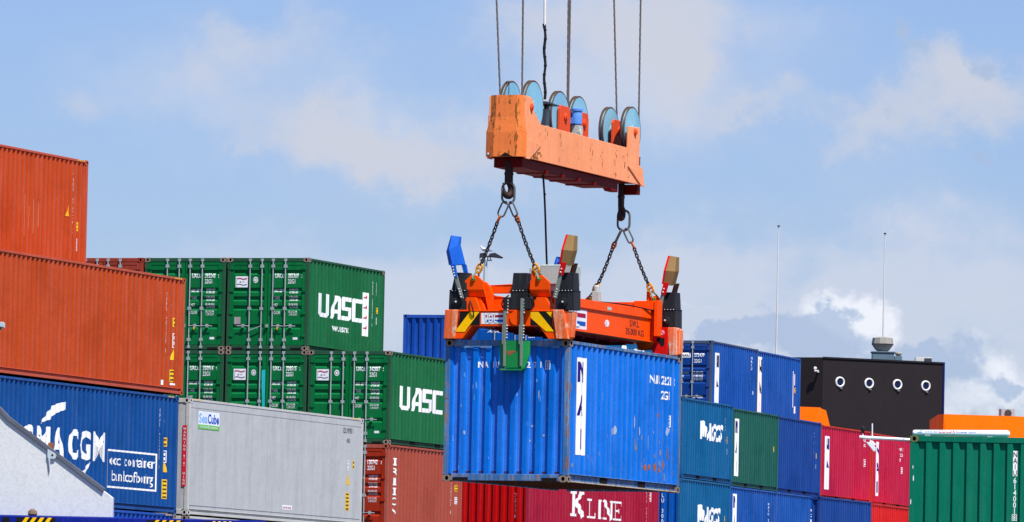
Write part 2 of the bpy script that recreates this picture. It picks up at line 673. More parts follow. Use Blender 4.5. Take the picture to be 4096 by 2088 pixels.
class Container:
    def __init__(self, loc, label, L=6.058, H=2.591, near="wall", col=None, endcol=None, framecol=None, castcol=None, doorcol=None,
                 smooth_side=False, group="stacked shipping containers", left_side=True, floor=True, cat="container"):
        x, y, z, yaw = loc
        self.L, self.H = L, H
        self.root = tag(empty("shipping_container", (x, y, z), yaw), label, cat, group)
        rt = self.root
        col = col
        fr = framecol or col
        n_side = round((L - 0.36) / 0.278) + 1
        self.sp = corr(0.12, L - 0.12, n_side, 0.036)
        if smooth_side:
            self.sp = [(0.12, 0.0), (L - 0.12, 0.0)]
        self.side_fn = prof_fn(self.sp)
        zb, zt = 0.160, H - 0.066
        hc = H > 2.7

        # frame: posts, rails, sills
        f = MB()
        for sx in (-1, 1):
            xo, xi = sx * HW, sx * (HW - 0.10)
            a, b = min(xo, xi), max(xo, xi)
            f.box(a + (0.003 if sx < 0 else 0), b - (0.003 if sx > 0 else 0), 0.004, 0.118, 0.1185, H - 0.1185)
            f.box(a + (0.003 if sx < 0 else 0), b - (0.003 if sx > 0 else 0), L - 0.118, L - 0.004, 0.1185, H - 0.1185)
            o1, o0 = sx * (HW - 0.004), sx * (HW - 0.07)
            f.box(min(o1, o0), max(o1, o0), 0.179, L - 0.179, H - 0.066, H - 0.008)
            w1, w0 = sx * (HW - 0.046), sx * (HW - 0.062)
            # bottom side rail, a channel open to the outside
            f.box(min(o1, w0), max(o1, w0), 0.179, L - 0.179, 0.146, 0.160)
            f.box(min(w1, w0), max(w1, w0), 0.179, L - 0.179, 0.034, 0.146)
            lip = 0.034 if not hc else 0.085
            f.box(min(o1, w0), max(o1, w0), 0.179, L - 0.179, 0.018, lip)
        for y0, y1 in ((0.004, 0.062), (L - 0.062, L - 0.004)):
            f.box(-HW + 0.163, HW - 0.163, y0, y1, H - 0.112, H - 0.006)
            f.box(-HW + 0.163, HW - 0.163, y0, y1, 0.016, 0.138)
        self.frame = f.build("frame", fr, rt, bevel=0.006)
        for (sx, sy, sz) in ((1, -1, 1), (-1, -1, 1), (1, -1, -1), (-1, -1, -1), (1, 1, 1), (1, 1, -1), (-1, 1, 1), (-1, 1, -1)):
            if sx < 0 and sy > 0:
                continue
            cb = MB()
            casting(cb, sx * HW, 0 if sy < 0 else L, H if sz > 0 else 0, sx, sy, sz)
            cb.build("corner_casting", [castcol or fr, DARKHOLE], rt)
        # side panels
        for sx in ((1, -1) if left_side else (1,)):
            pb = MB()
            vs = []
            for (s, d) in self.sp:
                X = sx * (HW - 0.014 - d)
                vs += [(X, s, zb), (X, s, zt)]
            n = len(self.sp)
            pb.add(vs, [(2 * i, 2 * i + 2, 2 * i + 3, 2 * i + 1) for i in range(n - 1)])
            pb.build("side_panel", col, rt)
        rb = MB().box(-HW + 0.071, HW - 0.071, 0.063, L - 0.063, H - 0.030, H - 0.014)
        for k in range(int((L - 0.8) / 0.35)):
            yy = 0.5 + 0.35 * k
            rb.box(-HW + 0.2, HW - 0.2, yy, yy + 0.12, H - 0.014, H - 0.002)
        rb.build("roof", col, rt)
        if floor:
            fb = MB().box(-HW + 0.063, HW - 0.063, 0.063, L - 0.063, 0.162, 0.190)
            for k in range(int((L - 0.4) / 0.305)):
                yy = 0.25 + 0.305 * k
                fb.box(-HW + 0.064, HW - 0.064, yy, yy + 0.045, 0.036, 0.161)
            fb.build("floor", UNDERSIDE, rt)
        # fork pockets
        if L < 7:
            for c in (L / 2 - 1.025, L / 2 + 1.025):
                pk = MB().box(HW - 0.0455, HW - 0.030, c - 0.18, c + 0.18, 0.0345, 0.1455)
                pk.build("fork_pocket", DARKHOLE, rt)
            for c in (-0.87, 0.87):
                MB().box(c - 0.15, c + 0.15, -0.002, 0.003, 0.016, 0.075).build("sill_slot", DARKHOLE, rt)
        # far end, plain pressed wall
        fb = MB().box(-HW + 0.101, HW - 0.101, L - 0.05, L - 0.03, 0.139, H - 0.113)
        fb.build("far_wall", col, rt)
        if near == "wall":
            self.ep = corr(-HW + 0.101, HW - 0.101, 9, 0.054, 0.38, 0.36)
            self.end_fn = prof_fn(self.ep)
            wb = MB()
            vs = []
            for (s, d) in self.ep:
                vs += [(s, 0.014 + d, 0.138), (s, 0.014 + d, H - 0.112)]
            n = len(self.ep)
            wb.add(vs, [(2 * i, 2 * i + 2, 2 * i + 3, 2 * i + 1) for i in range(n - 1)])
            wb.build("end_wall", endcol or col, rt)
        elif near == "doors":
            self.make_doors(doorcol or endcol or col)
        elif near == "reefer":
            MB().box(-HW + 0.101, HW - 0.101, 0.02, 0.05, 0.139, H - 0.113).build("end_wall", endcol or col, rt)

    # placing functions for marks
    def side(self, off=0.004):
        return lambda s, t: (HW - 0.014 - self.side_fn(s) + off, s, t)

    def endp(self, off=0.004):
        return lambda s, t: (s, 0.014 + self.end_fn(s) - off, t)

    def mark_side(self, mk, name, mat, off=0.004, label=None):
        return mk.build(name, mat, self.root, self.side(off), [a for a, _ in self.sp], 0, label)

    def mark_end(self, mk, name, mat, off=0.004, label=None):
        return mk.build(name, mat, self.root, self.endp(off), [a for a, _ in self.ep], 0, label)

    def make_doors(self, col):
        H = self.H
        z0, z1 = 0.150, H - 0.122
        hh = z1 - z0
        self.doors = []
        grooves = [0.115, 0.33, 0.435, 0.545, 0.77]
        gw = 0.075
        pr = [(z0 + 0.08, 0.0)]
        for g in sorted(grooves, reverse=True):
            c = z1 - g * hh
            pr += [(c - gw / 2 - 0.055, 0.0), (c - gw / 2, 0.040), (c + gw / 2, 0.040), (c + gw / 2 + 0.012, 0.0)]
        pr.append((z1 - 0.08, 0.0))
        self.dp = pr
        self.door_fn = prof_fn(pr)
        for side in (-1, 1):
            xa, xb = (-HW + 0.104, -0.010) if side < 0 else (0.010, HW - 0.104)
            d = MB()
            # border frame of the leaf
            d.box(xa, xa + 0.09, 0.012, 0.07, z0, z1)
            d.box(xb - 0.09, xb, 0.012, 0.07, z0, z1)
            d.box(xa + 0.09, xb - 0.09, 0.012, 0.07, z1 - 0.08, z1)
            d.box(xa + 0.09, xb - 0.09, 0.012, 0.07, z0, z0 + 0.08)
            vs = []
            for (s, dd) in pr:
                vs += [(xa + 0.09, 0.020 + dd, s), (xb - 0.09, 0.020 + dd, s)]
            n = len(pr)
            d.add(vs, [(2 * i, 2 * i + 1, 2 * i + 3, 2 * i + 2) for i in range(n - 1)])
            door = d.build("door", col, self.root)
            self.doors.append(door)
            sl = MB()
            sl.box(xa - 0.016 if side < 0 else xb + 0.001, xa - 0.001 if side < 0 else xb + 0.016, 0.03, 0.05, z0, z1)
            if side < 0:
                sl.box(-0.009, 0.009, 0.03, 0.06, z0, z1)
            sl.build("door_seal", RUBBER, door)
            hg = MB()
            xh = xa - 0.03 if side < 0 else xb + 0.03
            for k in range(4):
                zz = z0 + hh * (0.10 + 0.27 * k)
                hg.box(min(xh, xh - side * 0.12), max(xh, xh - side * 0.12), -0.012, 0.0115, zz, zz + 0.07)
            hg.build("hinge", col, door)
            bars = (-0.53, -0.17) if side < 0 else (0.16, 0.53)
            for i, bx in enumerate(bars):
                b = MB()
                b.tube([(bx, -0.022, 0.05), (bx, -0.022, H - 0.04)], 0.0185, 8)
                for zz in (0.05, H - 0.10):
                    b.box(bx - 0.038, bx + 0.038, -0.036, 0.002, zz, zz + 0.075)
                for zz in (z0 + 0.10, z0 + hh * 0.42, z1 - 0.16):
                    b.box(bx - 0.045, bx + 0.045, -0.044, 0.013, zz, zz + 0.085)
                zz = z0 + hh * 0.225
                dr = (-1 if (side < 0 and i == 0) else 1)
                if side < 0 and i == 1:
                    b.tube([(bx, -0.046, zz), (bx - 0.14, -0.055, zz - 0.05), (bx - 0.34, -0.055, zz - 0.13)], 0.013, 6)
                else:
                    b.tube([(bx, -0.046, zz), (bx + dr * 0.12, -0.055, zz + 0.012), (bx + dr * 0.34, -0.055, zz)], 0.013, 6)
                b.box(bx + dr * 0.18 - 0.03, bx + dr * 0.18 + 0.03, -0.062, 0.013, zz - 0.035, zz + 0.055)
                lb = b.build("locking_bar", GALV, door)

    def mark_door(self, mk, name, mat, leaf=1, off=0.004):
        return mk.build(name, mat, self.doors[leaf], lambda s, t: (s, 0.020 + self.door_fn(t) - off, t), [a for a, _ in self.dp], 1)

    def door_text(self, letters, digits, check, size="22G1", mat=None):
        mat = mat or WHITE
        m = Marks()
        m.text(letters, 0.21, 2.03, 0.115, 0.62, 0.02)
        m.text(digits, 0.60, 2.03, 0.115, 0.62, 0.02)
        m.text(check, 1.00, 2.03, 0.105, 0.62, 0.02)
        m.text(size, 0.60, 1.87, 0.115, 0.62, 0.02)
        self.mark_door(m, "number_lettering", mat)
        s = Marks()
        for i, (a, b, c) in enumerate((("MAX. GROSS", "30.480 KGS", "67.200 LBS"), ("TARE", "2.300 KGS", "5.070 LBS"), ("NET", "28.180 KGS", "62.130 LBS"), ("CU.CAP.", "33.2 CU.M.", "1.170 CU.FT."))):
            t = 1.63 - 0.205 * i
            s.text(a, 0.19, t, 0.085, 0.55, 0.012, width=(0.32, 0.16, 0.12, 0.20)[i])
            s.text(b, 0.63, t + 0.04, 0.055, 0.62, 0.012, width=0.27)
            s.text(c, 0.65, t - 0.04, 0.055, 0.62, 0.012, width=0.25)
        self.mark_door(s, "weight_lettering", mat)
        zz = 0.150 + (self.H - 0.272) * 0.225
        MB().box(0.16 + 0.155, 0.16 + 0.195, -0.068, -0.0625, zz - 0.10, zz - 0.03).build("seal", YELLOW, self.doors[1])
        q = Marks().rect(0.78, 0.30, 0.92, 0.365)
        self.mark_door(q, "maker_plate", WHITE)

    def door_flag(self):
        self.mark_door(Marks().rect(-0.97, 1.76, -0.60, 2.07), "flag_sticker", WHITE, 0)
        w = Marks()
        for k in range(6):
            a, b = -0.93 + 0.05 * k, -0.93 + 0.05 * (k + 1)
            fa, fb = 0.014 * math.sin(k * 1.2), 0.014 * math.sin((k + 1) * 1.2)
            w.poly([(a, 1.985 + fa), (b, 1.985 + fb), (b, 2.02 + fb), (a, 2.02 + fa)])
        self.mark_door(w, "flag_stripe", plain("faded_red_print", (0.40, 0.09, 0.14)), 0, 0.007)
        k_ = Marks()
        for k in range(6):
            a, b = -0.93 + 0.05 * k, -0.93 + 0.05 * (k + 1)
            fa, fb = 0.014 * math.sin(k * 1.2), 0.014 * math.sin((k + 1) * 1.2)
            k_.poly([(a, 1.825 + fa), (b, 1.825 + fb), (b, 1.848 + fb), (a, 1.848 + fa)])
        k_.rect(-0.942, 1.775, -0.934, 2.04).disc(-0.83, 1.91, 0.02).text("UASC", -0.79, 1.90, 0.028, 0.9)
        self.mark_door(k_, "flag_print", plain("faded_dark_print", (0.10, 0.10, 0.12)), 0, 0.007)
        self.mark_door(Marks().disc(-0.37, 1.97, 0.085, 18, 0.85), "round_emblem", WHITE, 0)
        self.mark_door(Marks().ring(-0.37, 1.97, 0.035, 0.055), "emblem_print", plain("grey_print", (0.30, 0.28, 0.30)), 0, 0.007)

    def side_numbers(self, code, typ, s, t, h=0.095, step=0.115, ds=0.30, mat=None):
        m = Marks().column(code, s, t, h, step)
        self.mark_side(m, "number_lettering", mat or WHITE)
        if typ:
            m = Marks().column(typ, s + ds, t - 0.02, h, step)
            self.mark_side(m, "size_lettering", mat or WHITE)

    def sticker(self, s, t, w, h, mat=None, print_=True):
        self.mark_side(Marks().rect(s - w / 2, t - h / 2, s + w / 2, t + h / 2), "warning_sticker", mat or YELLOW)
        if print_:
            m = Marks()
            n = max(2, int(h / 0.09))
            for k in range(n):
                tt = t + h / 2 - (k + 0.72) * h / n
                m.rect(s - w * 0.34, tt, s + w * 0.34, tt + h / n * 0.42)
            self.mark_side(m, "sticker_print", plain("sticker_print_ink", (0.10, 0.06, 0.015)), 0.007)

    def triangle(self, s, t, w, h):
        self.mark_side(Marks().poly([(s - w / 2, t), (s + w / 2, t), (s, t + h)]), "warning_triangle", YELLOW)

    def small_print(self, s, t, w=0.10, h=0.34):
        m = Marks().outline(s - w / 2, t - h / 2, s + w / 2, t + h / 2, 0.02)
        m.rect(s - w / 4, t - h * 0.3, s + w / 4, t - h * 0.05).rect(s - w / 4, t + h * 0.08, s + w / 4, t + h * 0.3)
        self.mark_side(m, "small_print", WHITE)

    def hazard_corner(self, s0, s1):
        m = Marks()
        n = 4
        for k in range(n):
            a = s0 + (s1 - s0) * k / n
            m.poly([(a, self.H - 0.105), (a + (s1 - s0) / n * 0.5, self.H - 0.105), (a + (s1 - s0) / n * 0.8, self.H - 0.07), (a + (s1 - s0) / n * 0.3, self.H - 0.07)])
        m.build("hazard_stripe", YELLOW, self.root, lambda s, t: (HW - 0.0005, s, t + 0.058))

    def nai_strip(self, s0, s1, t0, t1, letters="NAI", font_w=None, ink=None, seam=()):
        self.mark_side(Marks().rect(s0, t0, s1, t1), "name_strip", WHITE)
        m = Marks()
        n = len(letters)
        hgt = (t1 - t0)
        for i, ch in enumerate(letters):
            m.text(ch, (s0 + s1) / 2, t1 - hgt * (0.24 + 0.345 * i), hgt * 0.19, 1.0, 0.035, align="c", width=(s1 - s0) * (0.62 if ch != "I" else 0.14))
        self.mark_side(m, "name_lettering", ink or NAVYLET, 0.008)


UNDERSIDE = paint("dark_underside_steel", (0.10, 0.035, 0.020), rust=0.5, fade=0.2, rough=0.8)
REDLET = plain("red_lettering_paint", (0.55, 0.02, 0.06))

GREEN = paint("green_container_paint", S(20, 95, 55), rust=0.10, fade=0.35, wear=0.6)
GREEND = paint("green_door_paint", S(4, 106, 54), rust=0.10, fade=0.2)
GREENF = paint("green_frame_paint", S(40, 82, 58), rust=0.35, fade=0.3)
ORANGE = paint("orange_brown_container_paint", S(172, 63, 20), rust=0.2, fade=0.55, rustcol=(0.30, 0.09, 0.03), wear=0.6)
ORANGEF = paint("pinkish_orange_rail_paint", S(178, 80, 58), rust=0.2, fade=0.5)
CMABLUE = paint("navy_blue_container_paint", S(8, 68, 132), rust=0.06, fade=0.25, wear=0.6)
LOWBLUE = paint("royal_blue_container_paint", S(12, 70, 158), rust=0.08, fade=0.25, wear=0.6)
REEFER = paint("white_reefer_paint", (0.45, 0.47, 0.47), rust=0.05, fade=0.7, dent=0.35, streak=3.6, fadecol=(0.34, 0.355, 0.365), rustcol=(0.22, 0.20, 0.19), mottle=0.12)
REEFERF = paint("white_reefer_frame_paint", (0.50, 0.50, 0.47), rust=0.30, fade=0.3)
BROWN = paint("red_brown_container_paint", S(150, 58, 42), rust=0.2, fade=0.3)
TRITONC = paint("faded_brown_container_paint", S(152, 68, 52), rust=0.15, fade=0.3, wear=0.6)
TRITOND = paint("rust_red_door_paint", S(150, 40, 18), rust=0.1, fade=0.2)
CRIMSON = paint("crimson_container_paint", S(172, 18, 56), rust=0.08, fade=0.3, wear=0.6)
CRIMSONR = paint("orange_red_rail_paint", S(190, 48, 36), rust=0.2, fade=0.2)
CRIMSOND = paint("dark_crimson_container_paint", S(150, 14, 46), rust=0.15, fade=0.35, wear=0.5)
REDEND = paint("red_end_hue", S(168, 6, 10), rust=0.12, fade=0.2)  # end hue set apart from the crimson side of the same container
REDC = paint("red_container_paint", S(196, 18, 18), rust=0.15, fade=0.3, wear=0.6)
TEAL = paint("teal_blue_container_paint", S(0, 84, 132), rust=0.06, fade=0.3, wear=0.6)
TEALE = paint("blue_end_hue", S(4, 78, 160), rust=0.06, fade=0.2)  # bluer hue for the ends and door of the teal-sided containers
NAIBLUE = paint("bright_blue_container_paint", S(6, 72, 150), rust=0.14, fade=0.35, wear=0.9)
DKBLUE = paint("dark_blue_container_paint", S(14, 58, 128), rust=0.10, fade=0.3, wear=0.6)
PINEGREEN = paint("pine_green_container_paint", S(16, 80, 70), rust=0.15, fade=0.3, wear=0.9)
NEARGREEN = paint("sea_green_container_paint", S(2, 104, 80), rust=0.10, fade=0.3, dent=0.25)
HANGBLUE = paint("azure_blue_container_paint", S(6, 104, 200), rust=0.16, fade=0.5, dent=0.5, rustcol=(0.22, 0.16, 0.14), wear=0.9)
HANGF = paint("weathered_blue_frame_paint", S(60, 106, 156), rust=0.78, fade=0.85, rustcol=(0.30, 0.14, 0.06), fadecol=(0.30, 0.36, 0.42))

# ---- the two orange-brown forty-footers and what lies below
c = Container((-15.806, 170.739, 11.019, 19.63), "orange-brown container topmost at the left edge, pale scrape streaks on its side", 12.192, 2.896, "wall", ORANGE, framecol=ORANGEF, left_side=False)
c.side_numbers("TCNU 696976 3", "45G1", 11.30, 2.42)
c.triangle(11.02, 1.44, 0.26, 0.28)
c.sticker(11.62, 1.22, 0.18, 0.22)
c.small_print(11.62, 0.77, 0.14, 0.30)
c.mark_side(Marks().rect(11.25, 0.17, 11.65, 0.26), "maker_plate", WHITE)
c.hazard_corner(11.5, 11.98)
st = Marks()
for a, t0, t1 in ((8.35, 0.7, 1.75), (8.62, 0.9, 1.5), (8.9, 0.8, 1.65), (9.2, 1.0, 1.6), (8.05, 0.6, 1.2)):
    st.poly([(a, t0), (a + 0.045, t0 + 0.1), (a + 0.05, t1), (a + 0.02, t1 + 0.1)])
c.mark_side(st, "scrape_stain", paint("pale_scrape", S(206, 140, 104), rust=0.3, fade=0.3, dent=0))

c = Container((-13.307, 170.335, 8.123, 19.63), "orange-brown container resting on the blue one with the white swoosh", 12.192, 2.896, "wall", ORANGE, framecol=ORANGEF, left_side=False)
c.side_numbers("TCNU 481170 8", "45G1", 11.02, 2.38)
c.sticker(11.55, 1.77, 0.17, 0.22)
c.small_print(11.55, 1.32, 0.16, 0.36)
c.triangle(11.52, 0.84, 0.28, 0.28)
c.sticker(11.50, 0.45, 0.24, 0.30)
c.mark_side(Marks().rect(10.75, 0.20, 10.93, 0.32).rect(11.42, 0.22, 11.72, 0.27), "maker_plate", WHITE)
c.hazard_corner(11.5, 11.98)

c = Container((-13.394, 170.091, 5.187, 19.63), "blue container with big white letters, a white swoosh and a boxed slogan", 12.192, 2.896, "wall", CMABLUE, left_side=False)
m = Marks()
for ch, a, b_ in (("C", 2.56, 3.27), ("M", 3.42, 4.22), ("A", 4.37, 5.12), ("C", 5.38, 6.00), ("G", 6.05, 6.69), ("M", 6.86, 7.63)):
    m.text(ch, a, 1.14, 0.64, 0.62, 0.036, width=b_ - a)
c.mark_side(m, "name_lettering", WHITE)
m = Marks()
m.poly([(3.62, 1.86), (4.00, 2.12), (4.35, 2.32), (4.72, 2.40), (5.18, 2.45), (5.18, 2.27), (4.78, 2.20), (4.45, 2.12), (4.18, 1.98), (3.95, 1.95)])
c.mark_side(m, "swoosh", WHITE)
m = Marks()
m.poly([(6.72, 1.12), (6.45, 0.93), (6.20, 0.80), (5.80, 0.62), (6.02, 0.62), (6.32, 0.74), (6.52, 0.84)])
c.mark_side(m, "swoosh", WHITE)
m = Marks().outline(7.75, 0.50, 10.92, 1.43, 0.045)
m.text("eco container", 7.92, 1.06, 0.25, 0.7, 0.006, width=2.85)
m.text("bamboo flooring", 8.12, 0.68, 0.25, 0.7, 0.006, width=2.55)
c.mark_side(m, "slogan_lettering", WHITE)
c.side_numbers("CMAU 431770 1", "45G1", 11.02, 2.45)
c.sticker(11.42, 1.74, 0.17, 0.22)
c.small_print(11.42, 1.38, 0.14, 0.30)
c.triangle(11.42, 1.0, 0.26, 0.28)
c.sticker(11.40, 0.58, 0.36, 0.48)
c.hazard_corner(11.5, 11.9)

c = Container((-13.394, 170.091, 2.277, 19.63), "blue container at the bottom, only its top rail showing above the striped beam", 12.192, 2.896, "wall", LOWBLUE, castcol=RUSTY, left_side=False)
c.hazard_corner(11.5, 11.9)

# ---- refrigerated containers
c = Container((-9.059, 182.241, 5.185, 19.63), "white smooth-sided refrigerated container with a small blue and green sticker", 12.192, 2.896, "reefer", REEFER, framecol=REEFERF, smooth_side=True, left_side=False)
HWp = HW
sp = c
c.mark_side(Marks().rect(0.62, 2.16, 2.02, 2.60), "brand_sticker", paint("white_sticker", (0.75, 0.80, 0.88), rust=0, fade=0.1, dent=0))
c.mark_side(Marks().text("Sea", 0.66, 2.32, 0.22, 0.7, 0.02, width=0.56), "pale_lettering", plain("sky_blue_print", (0.20, 0.45, 0.85)), 0.007)
c.mark_side(Marks().text("Cube", 1.24, 2.32, 0.22, 0.7, 0.03, width=0.74), "dark_lettering", plain("deep_blue_print", (0.01, 0.08, 0.45)), 0.007)
c.mark_side(Marks().rect(0.62, 2.16, 2.02, 2.27), "green_band", plain("lime_print", (0.12, 0.50, 0.06)), 0.007)
c.mark_side(Marks().text("CONTAINER LEASING", 0.70, 2.19, 0.05, 0.8, 0.01, width=1.2), "band_lettering", WHITE, 0.010)
m = Marks().text("SZLU 907983 1", 10.72, 2.47, 0.13, 0.55, 0.012, width=0.72).text("45R1", 10.98, 2.22, 0.11, 0.6, 0.012, width=0.26)
c.mark_side(m, "number_lettering", plain("grey_lettering", (0.10, 0.11, 0.13)))
c.small_print(11.13, 1.62, 0.12, 0.28)
c.sticker(11.52, 1.66, 0.13, 0.22)
c.triangle(11.14, 1.12, 0.27, 0.32)
c.sticker(11.12, 0.68, 0.28, 0.48)
c.mark_side(Marks().rect(6.45, 0.33, 7.15, 0.45), "maker_plate", WHITE)
c.mark_side(Marks().text("Use No Hooks", 6.50, 0.36, 0.06, 0.7, 0.01, width=0.58), "plate_lettering", REDLET, 0.007)
c.mark_side(Marks().rect(0.13, c.H - 0.235, 12.06, c.H - 0.228).rect(0.13, 0.235, 12.06, 0.245), "panel_seam", plain("grey_seam", (0.12, 0.12, 0.13)))
rw = Marks().rect(HW - 0.176, 0.70, HW - 0.06, 2.22)
rw.build("warning_strip", plain("red_warning_strip", (0.62, 0.015, 0.04)), c.root, lambda s, t: (s, 0.0015, t))
Marks().column("WARNING 9'6\" HIGH", HW - 0.118, 2.10, 0.06, 0.085, 0.9).build("strip_lettering", WHITE, c.root, lambda s, t: (s, -0.0015, t))
c.hazard_corner(0.30, 0.75)
c.hazard_corner(11.35, 11.9)

c = Container((-9.059, 182.241, 2.267, 19.63), "dirty white container under the white refrigerated one, only its top showing", 12.192, 2.896, "reefer", REEFER, framecol=REEFERF, castcol=RUSTY, smooth_side=True, left_side=False)

# ---- green stack with door ends, one red-brown box at its left
Y0 = 19.63
c = Container((-11.519, 206.444, 10.364, Y0), "red-brown door end just peeking over the orange-brown container beside the green ones", 6.058, 2.591, "doors", BROWN, left_side=False)
c = Container((-9.165, 205.604, 10.364, Y0), "green container on the top tier, its door half hidden by the orange-brown container", 6.058, 2.591, "doors", GREEN, doorcol=GREEND, framecol=GREENF, castcol=RUSTY)
c.door_text("UACU", "393248", "5")
c.door_flag()


def uasc_side(c, bar=True):
    m = Marks()
    # square-cut capitals, each piece butting against the next
    shapes = {
        "U": [[(.0, .12), (.0, 1), (.30, 1), (.30, .22), (.30, 0), (.10, 0)], [(.30, 0), (.30, .18), (.66, .18), (.66, 0)], [(.66, 0), (.66, 1), (.96, 1), (.96, .12), (.84, 0)]],
        "A": [[(.0, 0), (.28, 0), (.40, .24), (.47, .40), (.62, .76), (.62, 1), (.44, 1)], [(.62, .76), (.62, 1), (.90, 1), (.97, .88), (.97, 0), (.69, 0), (.69, .24), (.69, .40), (.69, .76)], [(.40, .24), (.69, .24), (.69, .40), (.47, .40)]],
        "S": [[(.04, .88), (.16, 1), (.97, 1), (.97, .82), (.04, .82)], [(.04, .58), (.04, .82), (.34, .82), (.34, .58)], [(.04, .58), (.97, .58), (.97, .42), (.16, .42)], [(.67, .42), (.97, .42), (.97, .18), (.67, .18)], [(.04, 0), (.04, .18), (.97, .18), (.97, .12), (.86, 0)]],
        "C": [[(.04, .10), (.04, .90), (.14, 1), (.36, 1), (.36, 0), (.14, 0)], [(.36, .82), (.36, 1), (.98, 1), (.98, .82)], [(.36, 0), (.36, .18), (.98, .18), (.98, 0)]],
    }
    for ch, a, b in (("U", 0.88, 1.74), ("A", 1.76, 2.62), ("S", 2.66, 3.44), ("C", 3.50, 4.33)):
        for q in shapes[ch]:
            m.poly([(a + (b - a) * u, 1.0 + 0.66 * v) for u, v in q])
    c.mark_side(m, "name_lettering", WHITE)
    if bar:
        c.mark_side(Marks().rect(4.38, 0.64, 4.80, 1.88), "name_strip", WHITE)
        r_ = Marks()
        for k in range(4):
            t = 1.72 - 0.29 * k
            r_.rect(4.46, t, 4.74, t + 0.035).rect(4.66, t + 0.035, 4.74, t + 0.085)
        c.mark_side(r_, "strip_print", REDLET, 0.008)
        m = Marks().text("www.uasc.net", 1.98, 0.66, 0.20, 0.6, 0.014, width=1.35)
        c.mark_side(m, "address_lettering", WHITE)
        c.side_numbers("UACU 383369 3", "22G1", 5.10, 2.15, 0.08, 0.10, 0.30)
        c.sticker(5.50, 1.42, 0.18, 0.17)
        c.small_print(5.50, 1.12, 0.12, 0.20)


c = Container((-6.810, 204.764, 10.364, Y0), "green top-tier container with a white name and a white strip on its side", 6.058, 2.591, "doors", GREEN, doorcol=GREEND, framecol=GREENF, castcol=RUSTY)
c.door_text("UACU", "383369", "3")
c.door_flag()
uasc_side(c)
c.mark_door(Marks().rect(-0.99, 0.68, -0.80, 0.93), "blank_sticker", plain("grey_sticker", (0.36, 0.32, 0.31)), 0, 0.006)

c = Container((-4.465, 203.928, 7.773, Y0), "green second-tier container, its white name running behind the hanging blue one", 6.058, 2.591, "doors", GREEN, doorcol=GREEND, framecol=GREENF, castcol=RUSTY)
c.door_text("UACU", "342887", "5")
c.door_flag()
uasc_side(c, False)
c = Container((-6.810, 204.764, 7.773, Y0), "green container on the second tier with a turquoise streak down its door", 6.058, 2.591, "doors", GREEN, doorcol=GREEND, framecol=GREENF, castcol=RUSTY)
c.door_text("UACU", "328515", "7")
c.door_flag()
tq = Marks().poly([(-0.08, 0.9), (-0.01, 0.9), (-0.015, 2.05), (-0.125, 2.03), (-0.12, 1.55)])
tq.build("turquoise_streak", plain("turquoise_paint", (0.02, 0.48, 0.50)), c.doors[0], lambda s, t: (s, 0.008, t))
c = Container((-9.165, 205.604, 7.773, Y0), "green container on the second tier, its left half behind the orange-brown container", 6.058, 2.591, "doors", GREEN, doorcol=GREEND, framecol=GREENF, castcol=RUSTY)
c.door_text("UACU", "350914", "9")

c = Container((-4.465, 203.928, 5.182, Y0), "faded brown container with a white vertical name, under the green second tier", 6.058, 2.591, "doors", TRITONC, doorcol=TRITOND, framecol=TRITONC)
c.door_text("TRLU", "130742", "8")
m = Marks()
for i, ch in enumerate("TRITON"):
    m.text(ch, 0.62, 2.02 - 0.275 * i, 0.20, 1.0, 0.02, align="c", width=0.36 if ch != "I" else 0.12)
    if ch in "TI":
        m.rect(0.50, 2.02 - 0.275 * i, 0.74, 2.02 - 0.275 * i + 0.035)
c.mark_side(m, "name_lettering", WHITE)
c.side_numbers("TRLU 130742 8", "", 5.25, 2.20, 0.085, 0.115)
c.sticker(5.62, 1.55, 0.16, 0.17)
c.small_print(5.62, 1.2, 0.12, 0.20)

# ---- crimson forty-footer under the hanging load
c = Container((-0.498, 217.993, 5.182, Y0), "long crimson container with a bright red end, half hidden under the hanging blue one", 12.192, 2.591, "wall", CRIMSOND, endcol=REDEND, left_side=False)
m = Marks()


def slab(m, strokes, x, y, k, w):
    for a, b, ww in strokes:
        ax_, ay_, bx_, by_ = x + a[0] * k[0], y + a[1] * k[1], x + b[0] * k[0], y + b[1] * k[1]
        d = Vector((bx_ - ax_, by_ - ay_))
        d.normalize()
        n_ = Vector((-d.y, d.x)) * w * ww / 2
        if abs(d.x) > 0.95:
            n_ *= 0.55
        m.poly([(ax_ + n_.x, ay_ + n_.y), (ax_ - n_.x, ay_ - n_.y), (bx_ - n_.x, by_ - n_.y), (bx_ + n_.x, by_ + n_.y)])


GL = {
    "K": [((.18, 0), (.18, 1), 1.3), ((0, .03), (.42, .03), .8), ((0, .97), (.42, .97), .8), ((.22, .42), (.80, .97), .8), ((.40, .58), (.86, .02), 1.3), ((.62, .97), (1, .97), .8), ((.66, .03), (1, .03), .8)],
    "L": [((.2, 0), (.2, 1), 1.2), ((0, .03), (.85, .03), .8), ((0, .97), (.42, .97), .8), ((.82, 0), (.82, .28), .5)],
    "I": [((.5, 0), (.5, 1), 1.2), ((.2, .03), (.8, .03), .8), ((.2, .97), (.8, .97), .8)],
    "N": [((.16, 0), (.16, 1), .6), ((.84, 0), (.84, 1), .6), ((.16, .98), (.84, .02), 1.3), ((0, .97), (.3, .97), .8), ((.68, .97), (1, .97), .8), ((0, .03), (.34, .03), .8)],
    "E": [((.2, 0), (.2, 1), 1.2), ((0, .03), (.85, .03), .8), ((0, .97), (.85, .97), .8), ((.2, .5), (.62, .5), .8), ((.82, 0), (.82, .26), .5), ((.82, .75), (.82, 1), .5), ((.62, .38), (.62, .62), .5)],
}
slab(m, GL["K"], 3.85, 1.16, (1.30, 0.72), 0.19)
xx = 5.45
